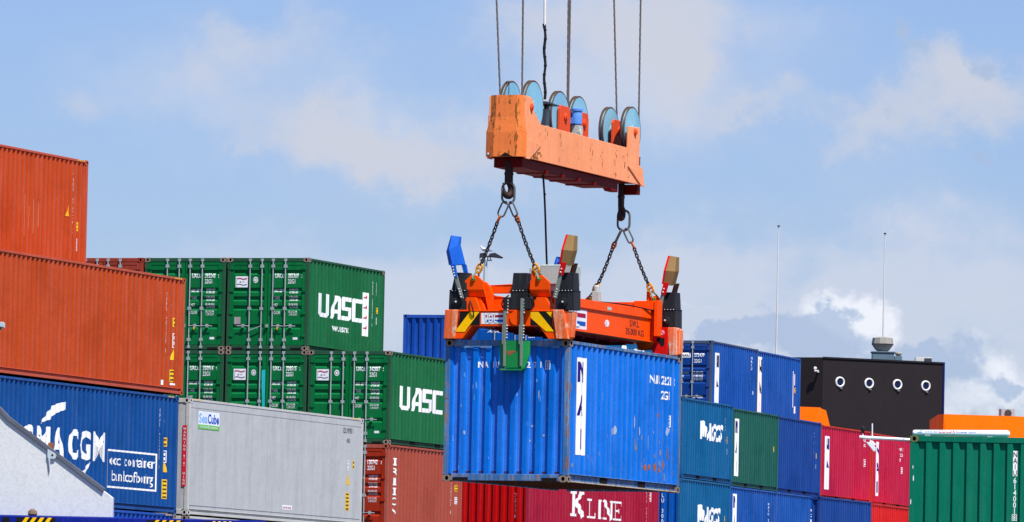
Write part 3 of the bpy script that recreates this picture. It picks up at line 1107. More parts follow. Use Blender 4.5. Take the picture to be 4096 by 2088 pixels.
for ch, wd in (("L", 0.78), ("I", 0.50), ("N", 0.98), ("E", 0.85)):
    slab(m, GL[ch], xx, 1.14, (wd, 0.56), 0.135)
    xx += wd + 0.06
c.mark_side(m, "name_lettering", WHITE)
c.side_numbers("KKTU 731166 4", "", 11.0, 2.15, 0.085, 0.125)
c.small_print(11.4, 1.95, 0.14, 0.28)
m = Marks().column("KKTU 73116 64", 0.78, 2.36, 0.11, 0.155)
c.mark_end(m, "end_lettering", WHITE)

# ---- far block: teal, green, blue and crimson
def beast_logo(c, s0, t0, sc=1.0):
    """white animal silhouette followed by slanted capitals"""
    m = Marks()
    b = [(0.0, 0.42), (0.12, 0.50), (0.42, 0.53), (0.60, 0.46), (0.74, 0.34), (0.90, 0.30), (0.98, 0.18), (0.90, 0.16), (0.76, 0.18), (0.74, 0.0), (0.67, 0.0), (0.62, 0.16), (0.52, 0.17), (0.46, 0.0), (0.38, 0.02), (0.36, 0.16), (0.24, 0.10), (0.20, -0.08), (0.12, -0.08), (0.12, 0.10), (0.02, 0.20)]
    m.poly([(s0 + a * sc, t0 + d * sc) for a, d in b])
    m.text("AGCS", s0 + 0.82 * sc, t0 - 0.07 * sc, 0.50 * sc, 0.8, 0.045, shear=0.35, width=1.95 * sc)
    c.mark_side(m, "logo_lettering", WHITE)


FAR = "stacked shipping containers"
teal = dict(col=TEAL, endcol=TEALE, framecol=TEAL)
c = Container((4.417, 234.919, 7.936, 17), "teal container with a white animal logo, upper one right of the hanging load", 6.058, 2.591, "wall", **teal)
beast_logo(c, 2.10, 1.42)
c.sticker(5.45, 1.42, 0.20, 0.22)
c.small_print(5.45, 1.05, 0.14, 0.18)
c.side_numbers("MGLU 30", "", 5.15, 2.05, 0.08, 0.115)
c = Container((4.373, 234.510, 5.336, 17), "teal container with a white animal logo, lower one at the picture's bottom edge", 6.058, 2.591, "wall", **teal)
beast_logo(c, 2.10, 1.30)
c.sticker(5.45, 1.42, 0.20, 0.22)
c.small_print(5.45, 1.05, 0.14, 0.18)
m = Marks().column("MGLU 300138 0", 0.62, 2.3, 0.12, 0.165)
c.mark_end(m, "end_lettering", WHITE)

c = Container((6.203, 242.488, 7.936, 17), "pine green container with a white strip, between a teal and a dark blue one", 6.058, 2.591, "wall", PINEGREEN)
c.nai_strip(0.50, 0.95, 0.35, 2.25)
c.sticker(5.50, 1.42, 0.16, 0.18, print_=False)
c = Container((7.886, 248.372, 7.936, 17), "dark blue container between the pine green and the crimson ones", 6.058, 2.591, "wall", DKBLUE)
c.side_numbers("NAIU 28", "", 5.25, 2.15, 0.08, 0.11)
c.sticker(5.50, 1.42, 0.16, 0.18)
c.small_print(5.50, 1.05, 0.12, 0.16)
c = Container((9.764, 255.955, 7.936, 19.5), "crimson container with a white name strip, wholly visible behind the white mast", 6.058, 2.591, "wall", CRIMSON, framecol=CRIMSONR)
c.nai_strip(0.55, 1.02, 0.36, 2.22)
m = Marks().text("NAIU", 5.1, 2.2, 0.10, 0.6, 0.015, width=0.35).text("22G1", 5.1, 2.02, 0.10, 0.6, 0.015, width=0.35)
c.mark_side(m, "number_lettering", WHITE)
c.small_print(5.35, 1.45, 0.18, 0.26)
c = Container((11.853, 262.563, 7.936, 17), "crimson container with a white name strip, running behind the sea green one", 6.058, 2.591, "wall", CRIMSON, framecol=CRIMSONR)
c.nai_strip(0.62, 1.12, 0.36, 2.30)
m = Marks().text("NAIU 24", 4.15, 2.1, 0.11, 0.6, 0.015, width=0.5).text("22G1", 4.2, 1.9, 0.10, 0.6, 0.015, width=0.4).text("12", 4.2, 1.72, 0.10, 0.6, 0.015, width=0.2)
c.mark_side(m, "number_lettering", WHITE)
c.small_print(4.5, 1.4, 0.14, 0.24)

c = Container((6.166, 242.006, 5.336, 17), "bright blue bottom-row container with a white strip, beside the lower teal one", 6.058, 2.591, "wall", NAIBLUE)
c.nai_strip(0.50, 0.92, 0.5, 2.35)
c.side_numbers("NAIU 28", "", 5.05, 2.1, 0.08, 0.11)
c.small_print(5.5, 1.2, 0.14, 0.2)
c = Container((7.848, 247.579, 5.336, 17), "bright blue bottom-row container with no strip, small white print at its far edge", 6.058, 2.591, "wall", NAIBLUE)
m = Marks().text("NAIU 2", 4.85, 2.05, 0.10, 0.6, 0.015, width=0.5).text("22G1", 5.0, 1.88, 0.10, 0.6, 0.015, width=0.4).rect(4.95, 1.6, 5.15, 1.8)
c.mark_side(m, "number_lettering", WHITE)
c.small_print(5.3, 1.2, 0.3, 0.16)
c = Container((9.621, 252.340, 5.336, 19.5), "dark blue container in the bottom row under the crimson one", 6.058, 2.591, "wall", DKBLUE)
c.side_numbers("NAIU 2", "", 5.2, 2.0, 0.10, 0.12)
c = Container((11.725, 259.262, 5.336, 17), "red container in the bottom row beside the sea green one", 6.058, 2.591, "wall", REDC)

c = Container((5.730, 250.596, 10.536, 17), "bright blue top-tier container showing its door and a white strip", 6.058, 2.591, "doors", NAIBLUE, doorcol=DKBLUE, framecol=paint("grey_blue_frame_paint", S(70, 84, 110), rust=0.4, fade=0.3))
c.mark_door(Marks().rect(0.10, 2.00, 0.46, 2.17), "name_plate", WHITE)
c.mark_door(Marks().text("NAIU", 0.14, 2.035, 0.10, 0.7, 0.015, width=0.28), "plate_lettering", BLACKLET, 1, 0.008)
m = Marks().text("272439", 0.58, 2.03, 0.115, 0.62, 0.02, width=0.36).text("5", 1.02, 2.02, 0.11, 0.6, 0.02).text("22G1", 0.58, 1.83, 0.115, 0.62, 0.02, width=0.26)
c.mark_door(m, "number_lettering", WHITE)
m = Marks()
for i in range(4):
    m.text(("MAX GROSS", "TARE", "NET", "CU. CAP")[i], 0.10, (1.45, 1.33, 1.20, 0.62)[i], 0.06, 0.6, 0.012)
    m.text(("30.480 KGS", "2.180 KGS", "28.300 KGS", "33.2 CU.M")[i], 0.56, (1.45, 1.33, 1.20, 0.62)[i], 0.08, 0.6, 0.012, width=0.34)
c.mark_door(m, "weight_lettering", WHITE)
c.nai_strip(0.55, 1.00, 0.25, 2.2, ink=BLACKLET)
c.side_numbers("NAIU", "", 5.3, 2.2, 0.09, 0.12)
c.side_numbers("272439", "", 5.15, 1.55, 0.07, 0.12)
c.mark_side(Marks().ring(5.5, 1.05, 0.06, 0.09), "round_print", WHITE)
c = Container((7.478, 256.910, 10.536, 17), "bright blue top-tier container with a white strip, touching the dark building's outline", 6.058, 2.591, "wall", NAIBLUE, framecol=NAIBLUE)
c.nai_strip(0.30, 0.78, 0.22, 2.38, ink=BLACKLET)
c.mark_side(Marks().rect(5.05, 0.8, 5.09, 2.1).rect(5.3, 1.6, 5.33, 2.0).rect(5.3, 0.6, 5.42, 0.85), "scrape_stain", WHITE)
c.sticker(5.38, 1.42, 0.14, 0.18)
c = Container((-0.002, 236.500, 10.536, 17), "blue container with a door end and tiny white logo, seen under the orange spreader", 6.058, 2.591, "doors", TEAL, doorcol=TEALE)
c.door_text("MGLU", "301384", "0")
c.mark_door(Marks().text("AGCS", -0.80, 2.03, 0.085, 0.9, 0.02, shear=0.35, width=0.62), "logo_lettering", WHITE, 0)
beast_logo(c, 2.1, 1.42)
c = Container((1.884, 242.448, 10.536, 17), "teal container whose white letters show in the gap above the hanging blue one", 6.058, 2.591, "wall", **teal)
beast_logo(c, 2.3, 1.60)
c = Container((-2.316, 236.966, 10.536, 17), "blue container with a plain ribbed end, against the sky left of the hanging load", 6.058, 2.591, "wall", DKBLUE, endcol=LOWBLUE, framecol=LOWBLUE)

# ---- near sea-green container at the right edge
c = Container((8.6058, 134.9258, 2.9177, 3.5), "sea green container at the right edge, ribbed end with a vertical number", 6.058, 2.896, "wall", NEARGREEN, castcol=paint("olive_casting_paint", S(96, 104, 64), rust=0.3, fade=0.3))
NG = c
vs = 0.722
c.mark_end(Marks().rect(vs - 0.040, c.H - 0.715, vs + 0.040, c.H - 0.25), "name_plate", WHITE)
m = Marks().column("NAIU", vs, c.H - 0.362, 0.092, 0.113, 0.8, 0.004)
c.mark_end(m, "plate_lettering", BLACKLET, 0.008)
m = Marks().column("614001", vs, c.H - 0.845, 0.098, 0.112, 0.78, 0.022)
m.outline(vs - 0.045, c.H - 1.535, vs + 0.045, c.H - 1.415, 0.01)
m.column("8", vs, c.H - 1.515, 0.080, 0.2, 0.75, 0.02)
c.mark_end(m, "number_lettering", WHITE)
m = Marks()
for a, t, w, h in ((-1.16, 2.28, 0.012, 0.07), (-1.15, 2.05, 0.016, 0.12), (-0.20, 0.62, 0.022, 0.24), (-1.19, 1.62, 0.014, 0.11), (0.10, 0.80, 0.05, 0.02), (1.04, 2.40, 0.012, 0.06)):
    m.poly([(a, t), (a + w, t + h * 0.2), (a + w * 0.8, t + h), (a - w * 0.2, t + h * 0.7)])
m.build("scratch_stain", WHITE, c.root, lambda s, t: (s, 0.0005 if abs(s) > 1.1 else 0.010 + c.end_fn(s), t))

# ------------------------------------------------------------------ the hanging load
c = Container((HO.x, HO.y, HO.z, HYAW), "scuffed bright blue container hanging from the orange spreader, seen from below", 6.058, 2.591, "wall", HANGBLUE, framecol=HANGF, castcol=RUSTY, group="shipping containers in the yard")
c.nai_strip(0.47, 0.93, 0.52, 2.30)
m = Marks().text("NAIU", 4.42, 2.02, 0.15, 0.62, 0.02, width=0.52).text("242271", 5.02, 2.02, 0.15, 0.62, 0.02, width=0.55).text("0", 5.66, 2.02, 0.13, 0.62, 0.02).text("22G1", 5.02, 1.74, 0.15, 0.62, 0.02, width=0.40)
c.mark_side(m, "number_lettering", WHITE)
c.small_print(5.50, 1.34, 0.16, 0.22)
c.mark_side(Marks().poly([(5.46, 1.20), (5.56, 1.20), (5.51, 1.10)]), "small_print", WHITE)
m = Marks()
for ch, s in (("N", -.53), ("A", -.41), ("I", -.285), ("U", -.20), ("2", -.075), ("4", .055), ("2", .18), ("2", .415), ("7", .535), ("1", .66)):
    m.text(ch, s, 2.085, 0.105, 0.8, 0.02, align="c")
m.outline(0.725, 2.055, 0.845, 2.215, 0.014).text("0", 0.785, 2.09, 0.09, 0.7, 0.02, align="c")
c.mark_end(m, "number_lettering", WHITE)
scuff = paint("grey_scuff", S(150, 165, 190), rust=0.5, fade=0.5, dent=0)
rustp = paint("rust_patch", S(150, 92, 60), rust=0.7, fade=0.4, dent=0)
random.seed(11)
m = Marks()


def ragged(m, s, t, w, h, n=11):
    m.poly([(s + w * (0.55 + 0.45 * random.random()) * math.cos(2 * math.pi * k / n), t + h * (0.45 + 0.55 * random.random()) * math.sin(2 * math.pi * k / n)) for k in range(n)])


for s, t, w, h in ((2.35, 1.02, 0.07, 0.08), (2.55, 1.05, 0.06, 0.10), (3.55, 0.98, 0.03, 0.16), (3.62, 1.25, 0.02, 0.15), (3.9, 1.1, 0.02, 0.12), (2.1, 0.92, 0.03, 0.05), (4.6, 1.1, 0.06, 0.05), (1.9, 1.65, 0.02, 0.1), (4.3, 0.9, 0.02, 0.2), (5.35, 1.15, 0.05, 0.12)):
    ragged(m, s, t, w, h)
c.mark_side(m, "scuff_stain", scuff, 0.003)
m = Marks()
for s, t, w, h in ((4.85, 1.42, 0.10, 0.06), (4.2, 0.42, 0.05, 0.08), (4.45, 0.44, 0.05, 0.08), (4.75, 0.45, 0.05, 0.09), (5.0, 0.40, 0.05, 0.07), (5.25, 0.50, 0.05, 0.14), (5.4, 0.72, 0.06, 0.16), (0.22, 0.50, 0.05, 0.22), (0.25, 1.75, 0.05, 0.10)):
    ragged(m, s, t, w, h)
c.mark_side(m, "rust_stain", rustp, 0.003)
m = Marks()
for s, t, w, h in ((0.50, 1.02, 0.035, 0.03), (0.46, 0.75, 0.02, 0.03), (-0.82, 0.9, 0.02, 0.05), (0.63, 1.6, 0.015, 0.1), (0.72, 0.85, 0.03, 0.03)):
    ragged(m, s, t, w, h)
c.mark_end(m, "scuff_stain", scuff, 0.003)
m = Marks()
for s, t, w, h in ((1.19, 1.72, 0.02, 0.09), (1.20, 0.9, 0.018, 0.12), (1.195, 0.35, 0.022, 0.20), (1.19, 1.15, 0.018, 0.10), (-1.17, 1.52, 0.045, 0.02)):
    ragged(m, s, t, w, h)
m.build("rust_stain", rustp, c.root, lambda s, t: (s, 0.002, t))
m = Marks()
for s, t, w, h in ((0.03, 0.9, 0.02, 0.20), (0.04, 1.6, 0.02, 0.12), (0.035, 0.35, 0.022, 0.16)):
    ragged(m, s, t, w, h)
m.build("rust_stain", rustp, c.root, lambda s, t: (HW + 0.002, s, t))
m = Marks()
random.seed(21)
for k in range(26):
    ragged(m, random.uniform(3.6, 5.8), random.uniform(0.25, 1.3), random.uniform(0.012, 0.035), random.uniform(0.03, 0.12))
for k in range(14):
    ragged(m, random.uniform(0.2, 3.6), random.uniform(0.22, 0.6), random.uniform(0.01, 0.03), random.uniform(0.03, 0.10))
c.mark_side(m, "grime_stain", paint("grey_brown_grime", S(108, 122, 150), rust=0.4, fade=0.5, dent=0, rustcol=(0.22, 0.15, 0.12)), 0.0025)
m = Marks()
for k in range(22):
    ragged(m, random.uniform(-1.05, 1.05), random.uniform(0.25, 2.0), random.uniform(0.006, 0.018), random.uniform(0.02, 0.10))
c.mark_end(m, "grime_stain", paint("pale_scuffs", S(96, 150, 214), rust=0.1, fade=0.5, dent=0), 0.0025)
MB().box(HW - 0.02, HW + 0.0015, 0.20, 5.86, 0.010, 0.030).build("lip_highlight", paint("rusty_cream_highlight", S(190, 176, 150), rust=0.8, fade=0.4, dent=0, rustcol=(0.20, 0.10, 0.05)), c.root)  # sunlit lower edge of the side rail, painted as a rust-flecked cream strip
# bent lips of the header
lp = MB()
for a, b in ((-1.02, -0.30), (0.62, 1.02)):
    n = 6
    for k in range(n):
        x0, x1 = a + (b - a) * k / n, a + (b - a) * (k + 1) / n
        d0 = 0.02 * math.sin(3.1 * k / n * 2.0)
        lp.add([(x0, -0.006, 2.481), (x1, -0.006, 2.481), (x1, -0.012, 2.462 - abs(d0)), (x0, -0.012, 2.462 - abs(d0))], [(0, 1, 2, 3)])
lp.build("header_lip", HANGF, c.root)

# ------------------------------------------------------------------ spreader
SPOR = paint("spreader_orange_paint", (0.92, 0.078, 0.0015), rust=0.02, fade=0.05, rough=0.42, dent=0.1, rustcol=(0.30, 0.05, 0.01))
SPWORN = paint("worn_orange_paint", (0.82, 0.13, 0.03), rust=0.75, fade=0.95, rough=0.6, dent=0.2, rustcol=(0.66, 0.55, 0.38), streak=11, fadecol=(0.80, 0.50, 0.30))
HAZY = paint("hazard_yellow_paint", S(250, 190, 0), rust=0.18, fade=0.2, dent=0.0, rustcol=(0.05, 0.04, 0.01))
HAZK = paint("hazard_black_paint", (0.012, 0.011, 0.010), rust=0.30, fade=0.1, dent=0.0, rustcol=(0.55, 0.10, 0.02))
MOTBLK = paint("black_motor_paint", (0.018, 0.019, 0.022), rust=0.0, fade=0.3, rough=0.35, dent=0.1, fadecol=(0.07, 0.075, 0.08))
ARMGREY = paint("grey_arm_paint", S(118, 128, 120), rust=0.25, fade=0.3, dent=0)
FLBLUE = paint("flipper_blue_paint", S(22, 88, 186), rust=0.15, fade=0.3, dent=0.1)
FLRED = paint("flipper_red_paint", S(190, 16, 22), rust=0.2, fade=0.2, dent=0, rustcol=(0.5, 0.3, 0.25))
KHAKI = paint("bare_khaki_steel", S(128, 102, 64), rust=0.45, fade=0.4, rough=0.55, dent=0.1, metal=0.2, rustcol=(0.16, 0.11, 0.06))
FLGREEN = paint("flipper_green_paint", S(26, 128, 66), rust=0.5, fade=0.7, dent=0.2, rustcol=(0.14, 0.12, 0.07), fadecol=(0.16, 0.38, 0.22))
BOLT = plain("bolt_steel", (0.62, 0.63, 0.60), rough=0.35, metal=0.3)
SWITCHGREY = paint("switch_box_grey", S(172, 186, 178), rust=0.05, fade=0.3, dent=0)

sp = tag(hang_thing("spreader", (0, 3.0, 2.60)), "orange lifting spreader with raised corner flippers and hazard stripes, gripping the hanging container", "spreader")


def endbeam(y0, y1, sgn):
    b = MB()
    b.prism([(-0.92, 3.12), (0.92, 3.12), (0.92, 2.86), (0.99, 2.72), (0.99, 2.605), (0.84, 2.605), (0.66, 2.835), (-0.66, 2.835), (-0.84, 2.605), (-0.99, 2.605), (-0.99, 2.72), (-0.92, 2.86)], "y", y0, y1)
    b.box(-0.93, 0.93, y0 - 0.012, y1 + 0.012, 3.105, 3.13)
    return b.build("end_beam", SPOR, sp, bevel=0.006)


endbeam(-0.12, 0.30, 1)
endbeam(5.80, 6.18, -1)
for sx in (-1, 1):
    for (ya, yb, front) in ((-0.17, 0.12, True), (5.74, 6.0, False)):
        g = MB()
        if sx > 0 and front:
            g.frust((1.0, 1.24, ya + 0.03, yb), 2.60, (0.925, 1.14, ya, yb), 3.135)
            g.frust((1.20, 1.27, ya + 0.10, yb), 2.63, (1.14, 1.31, ya + 0.06, yb), 3.11)
        elif sx > 0:
            g.frust((1.06, 1.22, ya + 0.02, yb), 2.60, (1.02, 1.20, ya, yb), 3.13)
            g.frust((1.21, 1.25, ya + 0.06, yb), 2.62, (1.19, 1.26, ya + 0.05, yb), 3.09)
        else:
            g.frust((-1.205, -0.98, ya + 0.03, yb), 2.60, (-1.175, -0.925, ya, yb), 3.135)
        g.build("corner_guide", SPWORN, sp, bevel=0.012)
        MB().box(sx * 1.12 - 0.10, sx * 1.12 + 0.10, ya + 0.06, ya + 0.24, 2.592, 2.604).build("guide_foot", HAZK, sp)
# girders
for sx in (-1, 1):
    g = MB()
    x1, x0 = sx * 0.75, sx * 0.42
    a, b = min(x0, x1), max(x0, x1)
    g.box(a, b, 0.301, 5.62, 2.86, 3.43)
    g.box(min(x1, x1 + sx * 0.03), max(x1, x1 + sx * 0.03), 0.301, 5.62, 3.28, 3.445)
    g.box(min(x0, x1 + sx * 0.05), max(x0, x1 + sx * 0.05), 0.301, 5.70, 2.835, 2.858)
    g.prism([(5.62, 2.84), (5.62, 3.47), (5.78, 3.47), (5.86, 3.05), (5.93, 2.80), (5.86, 2.70), (5.74, 2.70)], "x", a + 0.02, b + 0.02)
    g.build("girder", SPOR, sp, bevel=0.006)
b = MB()
b.box(-0.40, 0.40, 0.35, 5.6, 2.80, 2.84)
for k in range(7):
    b.box(-0.40, 0.40, 0.6 + 0.75 * k, 0.68 + 0.75 * k, 2.76, 2.80)
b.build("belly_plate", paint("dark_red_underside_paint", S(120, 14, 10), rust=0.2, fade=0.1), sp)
# far transverse frame
b = MB()
b.box(-0.80, 0.46, 5.50, 5.64, 3.432, 3.60)
b.box(0.44, 0.90, 5.46, 5.62, 3.446, 3.62)
b.box(0.86, 0.93, 5.44, 5.70, 2.95, 3.63)
b.build("cross_beam", SPOR, sp, bevel=0.006)
# near cross beams with a slit between them
b = MB()
b.box(-0.50, 0.52, 0.16, 0.32, 3.455, 3.60)
b.prism([(-0.42, 3.60), (0.52, 3.60), (0.52, 3.63), (-0.05, 3.62)], "y", 0.15, 0.30)
b.build("cross_beam", SPOR, sp, bevel=0.006)
b = MB()
b.box(-0.52, 0.50, 0.20, 0.34, 3.13, 3.385)
b.box(-0.36, 0.36, 0.12, 0.20, 3.135, 3.24)
b.build("cross_beam", SPOR, sp, bevel=0.006)
for sx in (-1, 1):
    b = MB()
    b.prism([(sx * 0.92, 3.125), (sx * 0.50, 3.125), (sx * 0.60, 3.36), (sx * 0.77, 3.36)], "y", -0.125, -0.03)
    b.prism([(sx * 0.60, 3.36), (sx * 0.50, 3.125), (sx * 0.44, 3.125), (sx * 0.54, 3.36)], "y", -0.03, 0.12)
    b.build("gusset", SPOR, sp, bevel=0.005)
    b = MB()
    b.prism([(sx * 0.40, 3.13), (sx * 0.33, 3.13), (sx * 0.33, 3.42), (sx * 0.38, 3.56), (sx * 0.48, 3.66), (sx * 0.52, 3.60)], "y", 0.02, 0.14)
    b.box(min(sx * .52, sx * .76), max(sx * .52, sx * .76), 0.02, 0.28, 3.13, 3.37)
    b.build("side_cheek", SPOR, sp, bevel=0.005)
    b = MB().box(sx * 0.56 - 0.045, sx * 0.56 + 0.045, 0.012, 0.0195, 3.29, 3.36)
    b.build("bolt_plate", MOTBLK, sp)
    b = MB()
    for dx in (-0.022, 0.022):
        b.ball((sx * 0.56 + dx, 0.008, 3.325), 0.011)
    b.build("bolt", BOLT, sp)
# lifting lugs
for (y0, zoff) in ((-0.09, 0.0), (6.06, -0.02)):
    for sx in (-1, 1):
        b = MB()
        cx = sx * 0.64 - 0.02
        b.prism([(cx - 0.17, 3.50 + zoff), (cx + 0.21, 3.50 + zoff), (cx + 0.21, 3.64 + zoff), (cx + 0.06, 3.77 + zoff), (cx - 0.05, 3.77 + zoff), (cx - 0.17, 3.66 + zoff)], "y", y0, y0 + 0.06)
        b.frust((cx - 0.15, cx + 0.22, y0 + 0.07, y0 + 0.30), 3.376 + zoff, (cx - 0.17, cx + 0.21, y0 + 0.0, y0 + 0.30), 3.499 + zoff)
        if sx > 0:
            b.box(cx - 0.17, cx - 0.10, y0 + 0.0605, y0 + 0.10, 3.50 + zoff, 3.86 + zoff)
        b.box(cx - 0.08, cx + 0.12, y0 + 0.10, y0 + 0.28, 3.13, 3.3755 + zoff)
        lug = b.build("lifting_lug", SPOR, sp, bevel=0.006)
        p = MB().lathe([(0.036, -0.035), (0.036, 0.09)], (cx + 0.01, y0, 3.70 + zoff), "y", 12)
        p.build("lug_pin", paint("green_pin_paint", S(96, 124, 40), rust=0.3, fade=0.3, dent=0), lug)

# flippers


def flipper(sx, y0, colr, worn):
    """motor housing, link arms and raised guide plate at a corner"""
    cx = -0.95 if sx < 0 else 1.14
    if y0 > 3:
        cx = -1.21 if sx < 0 else 0.90
    z = 3.135
    b = MB()
    b.frust((cx - 0.17, cx + 0.19, y0, y0 + 0.36), z, (cx - 0.165, cx + 0.185, y0 + 0.01, y0 + 0.36), z + 0.335)
    b.frust((cx - 0.13, cx + 0.17, y0 + 0.025, y0 + 0.34), z + 0.365, (cx - 0.08, cx + 0.155, y0 + 0.06, y0 + 0.32), z + 0.685)
    b.box(cx - 0.165, cx + 0.19, y0 + 0.004, y0 + 0.36, z + 0.3355, z + 0.3645)
    b.lathe([(0.085, -0.035), (0.085, 0.0)], (cx - 0.01, y0, z + 0.14), "y", 18)
    b.lathe([(0.05, -0.055), (0.05, -0.035)], (cx - 0.01, y0, z + 0.14), "y", 14)
    mt = b.build("flipper_motor", MOTBLK, sp, bevel=0.008)
    b = MB()
    b.ball((cx - 0.01, y0 - 0.058, z + 0.14), 0.020)
    for k in range(5):
        b.ball((cx - 0.10 + 0.06 * k, y0 - 0.002, z + 0.35), 0.010)
    b.build("bolt", BOLT, mt)
    # link arms: lower grey pair then coloured pair
    d = sx
    for off, yy in ((0.0, y0 - 0.06), (0.11 * (1 if sx < 0 else 1), y0 + 0.22)):
        b = MB()
        if sx < 0:
            q = [(cx + 0.075, z + 0.215), (cx + 0.145, z + 0.20), (cx + 0.01 + off, z + 0.62), (cx - 0.06 + off, z + 0.62)]
        else:
            q = [(cx - 0.20, z + 0.22), (cx - 0.125, z + 0.20), (cx - 0.02 + off * 0.6, z + 0.66), (cx - 0.095 + off * 0.6, z + 0.66)]
        b.prism(q, "y", yy, yy + 0.03)
        arm = b.build("flipper_arm", ARMGREY, sp, bevel=0.004)
        b = MB()
        if sx < 0:
            q = [(cx - 0.055 + off, z + 0.60), (cx + 0.015 + off, z + 0.58), (cx - 0.04 + off, z + 0.84), (cx - 0.13 + off, z + 0.84)]
        else:
            q = [(cx - 0.10 + off, z + 0.66), (cx - 0.015 + off, z + 0.62), (cx + 0.05 + off, z + 0.86), (cx - 0.045 + off, z + 0.86)]
        b.prism(q, "y", yy - 0.012, yy + 0.042)
        up = b.build("flipper_arm", colr if off == 0 or sx < 0 else plain("brown_arm_paint", (0.05, 0.02, 0.015)), sp, bevel=0.004)
        if off == 0:
            b = MB()
            for k in range(4):
                if sx < 0:
                    b.ball((cx + 0.095 - 0.014 * k, yy - 0.006, z + 0.23 + 0.048 * k), 0.016)
                    b.ball((cx - 0.035 - 0.012 * k, yy - 0.02, z + 0.62 + 0.052 * k), 0.016)
                else:
                    b.ball((cx - 0.155 + 0.011 * k, yy - 0.006, z + 0.235 + 0.045 * k), 0.015)
            if sx > 0:
                b.ball((cx - 0.05, yy - 0.02, z + 0.68), 0.018)
                b.ball((cx - 0.035, yy - 0.02, z + 0.74), 0.016)
            b.build("bolt", BOLT, arm)
    # guide plate, folded along a crease, standing up
    pz = z + 0.83
    yy = y0 - 0.02
    if sx < 0:
        A = [(cx - 0.20, yy + 0.06, pz - 0.01), (cx - 0.08, yy - 0.06, pz - 0.03), (cx + 0.10, yy + 0.02, pz), (cx + 0.10, yy + 0.16, pz),]
        Bm = [(cx - 0.265, yy + 0.08, pz + 0.24), (cx - 0.16, yy - 0.05, pz + 0.26), (cx - 0.015, yy + 0.04, pz + 0.36), (cx - 0.015, yy + 0.18, pz + 0.36)]
        T = [(cx - 0.21, yy + 0.16, pz + 0.545), (cx - 0.17, yy + 0.09, pz + 0.54), (cx - 0.02, yy + 0.12, pz + 0.52), (cx - 0.02, yy + 0.22, pz + 0.52)]
        vs = A + Bm + T
        fs = []
        for o in (0, 4):
            for k in range(4):
                l = (k + 1) % 4
                fs.append((o + k, o + l, o + 4 + l, o + 4 + k))
        fs += [(3, 2, 1, 0), (8, 9, 10, 11)]
        MB().add(vs, fs).build("flipper_plate", colr, sp, bevel=0.006)
    else:
        A = [(cx - 0.07, yy + 0.16, pz + 0.02), (cx - 0.05, yy - 0.05, pz + 0.0), (cx + 0.105, yy - 0.02, pz - 0.03), (cx + 0.12, yy + 0.16, pz)]
        Bm = [(cx - 0.03, yy + 0.20, pz + 0.28), (cx - 0.01, yy - 0.06, pz + 0.26), (cx + 0.175, yy - 0.03, pz + 0.24), (cx + 0.185, yy + 0.16, pz + 0.26)]
        T = [(cx - 0.005, yy + 0.26, pz + 0.555), (cx + 0.012, yy + 0.10, pz + 0.55), (cx + 0.145, yy + 0.11, pz + 0.53), (cx + 0.15, yy + 0.26, pz + 0.53)]
        vs = A + Bm + T
        fs, mi = [], []
        mb = MB()
        for o in (0, 4):
            for k in range(4):
                l = (k + 1) % 4
                mb.add([vs[o + k], vs[o + l], vs[o + 4 + l], vs[o + 4 + k]], [(0, 1, 2, 3)], 0 if k == 0 else 1)
        mb.add(vs[0:4], [(3, 2, 1, 0)], 0)
        mb.add(vs[8:12], [(0, 1, 2, 3)], 0)
        # red left edge strip, proud of the plate
        e = Vector((-0.03, -0.012, 0))
        mb.add([Vector(vs[1]) + e, Vector(vs[1]) + Vector((0.012, -0.012, 0)), Vector(vs[5]) + Vector((0.012, -0.012, 0)), Vector(vs[5]) + e], [(0, 1, 2, 3)], 0)
        mb.add([Vector(vs[5]) + e, Vector(vs[5]) + Vector((0.012, -0.012, 0)), Vector(vs[9]) + Vector((0.012, -0.012, 0)), Vector(vs[9]) + e], [(0, 1, 2, 3)], 0)
        mb.build("flipper_plate", [colr, KHAKI if worn else colr], sp)


flipper(-1, -0.13, FLBLUE, False)
flipper(1, -0.13, FLRED, True)
flipper(-1, 6.02, FLBLUE, False)
flipper(1, 6.02, FLRED, True)

# lowered centre flipper with green scoop
b = MB()
b.frust((0.07, 0.40, -0.10, 0.30), 3.135, (0.08, 0.40, -0.10, 0.28), 3.47)
b.frust((0.09, 0.39, -0.08, 0.26), 3.50, (0.10, 0.375, -0.04, 0.22), 3.815)
b.box(0.075, 0.405, -0.105, 0.30, 3.4705, 3.4995)
b.box(-0.02, 0.07, -0.22, 0.05, 3.14, 3.36)
b.box(0.40, 0.52, -0.22, 0.05, 3.14, 3.36)
cm = b.build("flipper_motor", MOTBLK, sp, bevel=0.01)
b = MB()
for k in range(4):
    b.ball((0.13 + 0.065 * k, -0.108, 3.485), 0.010)
b.build("bolt", BOLT, cm)
for xr in (0.018, 0.345):
    b = MB()
    b.prism([(xr - 0.028, 3.34), (xr + 0.028, 3.34), (xr + 0.026, 2.80), (xr + 0.022, 2.10), (xr - 0.018, 2.10), (xr - 0.026, 2.80)], "y", -0.205, -0.17)
    b.box(xr - 0.045, xr - 0.028, -0.215, -0.16, 2.5, 2.86)
    arm = b.build("flipper_arm", ARMGREY, sp, bevel=0.004)
    b = MB()
    for k in range(5):
        b.ball((xr + 0.045, -0.195, 3.30 - 0.055 * k), 0.018)
        b.ball((xr + 0.042, -0.195, 2.84 - 0.055 * k), 0.016)
    b.build("bolt", BOLT, arm)
b = MB()
A = [(-0.045, -0.07, 2.57), (0.055, -0.165, 2.57), (0.405, -0.165, 2.57), (0.545, -0.05, 2.57)]
Bm = [(-0.045, -0.07, 2.36), (0.055, -0.165, 2.36), (0.405, -0.165, 2.36), (0.545, -0.05, 2.33)]
T = [(0.01, -0.11, 2.055), (0.055, -0.165, 2.075), (0.405, -0.165, 2.075), (0.47, -0.11, 2.055)]
vs = A + Bm + T
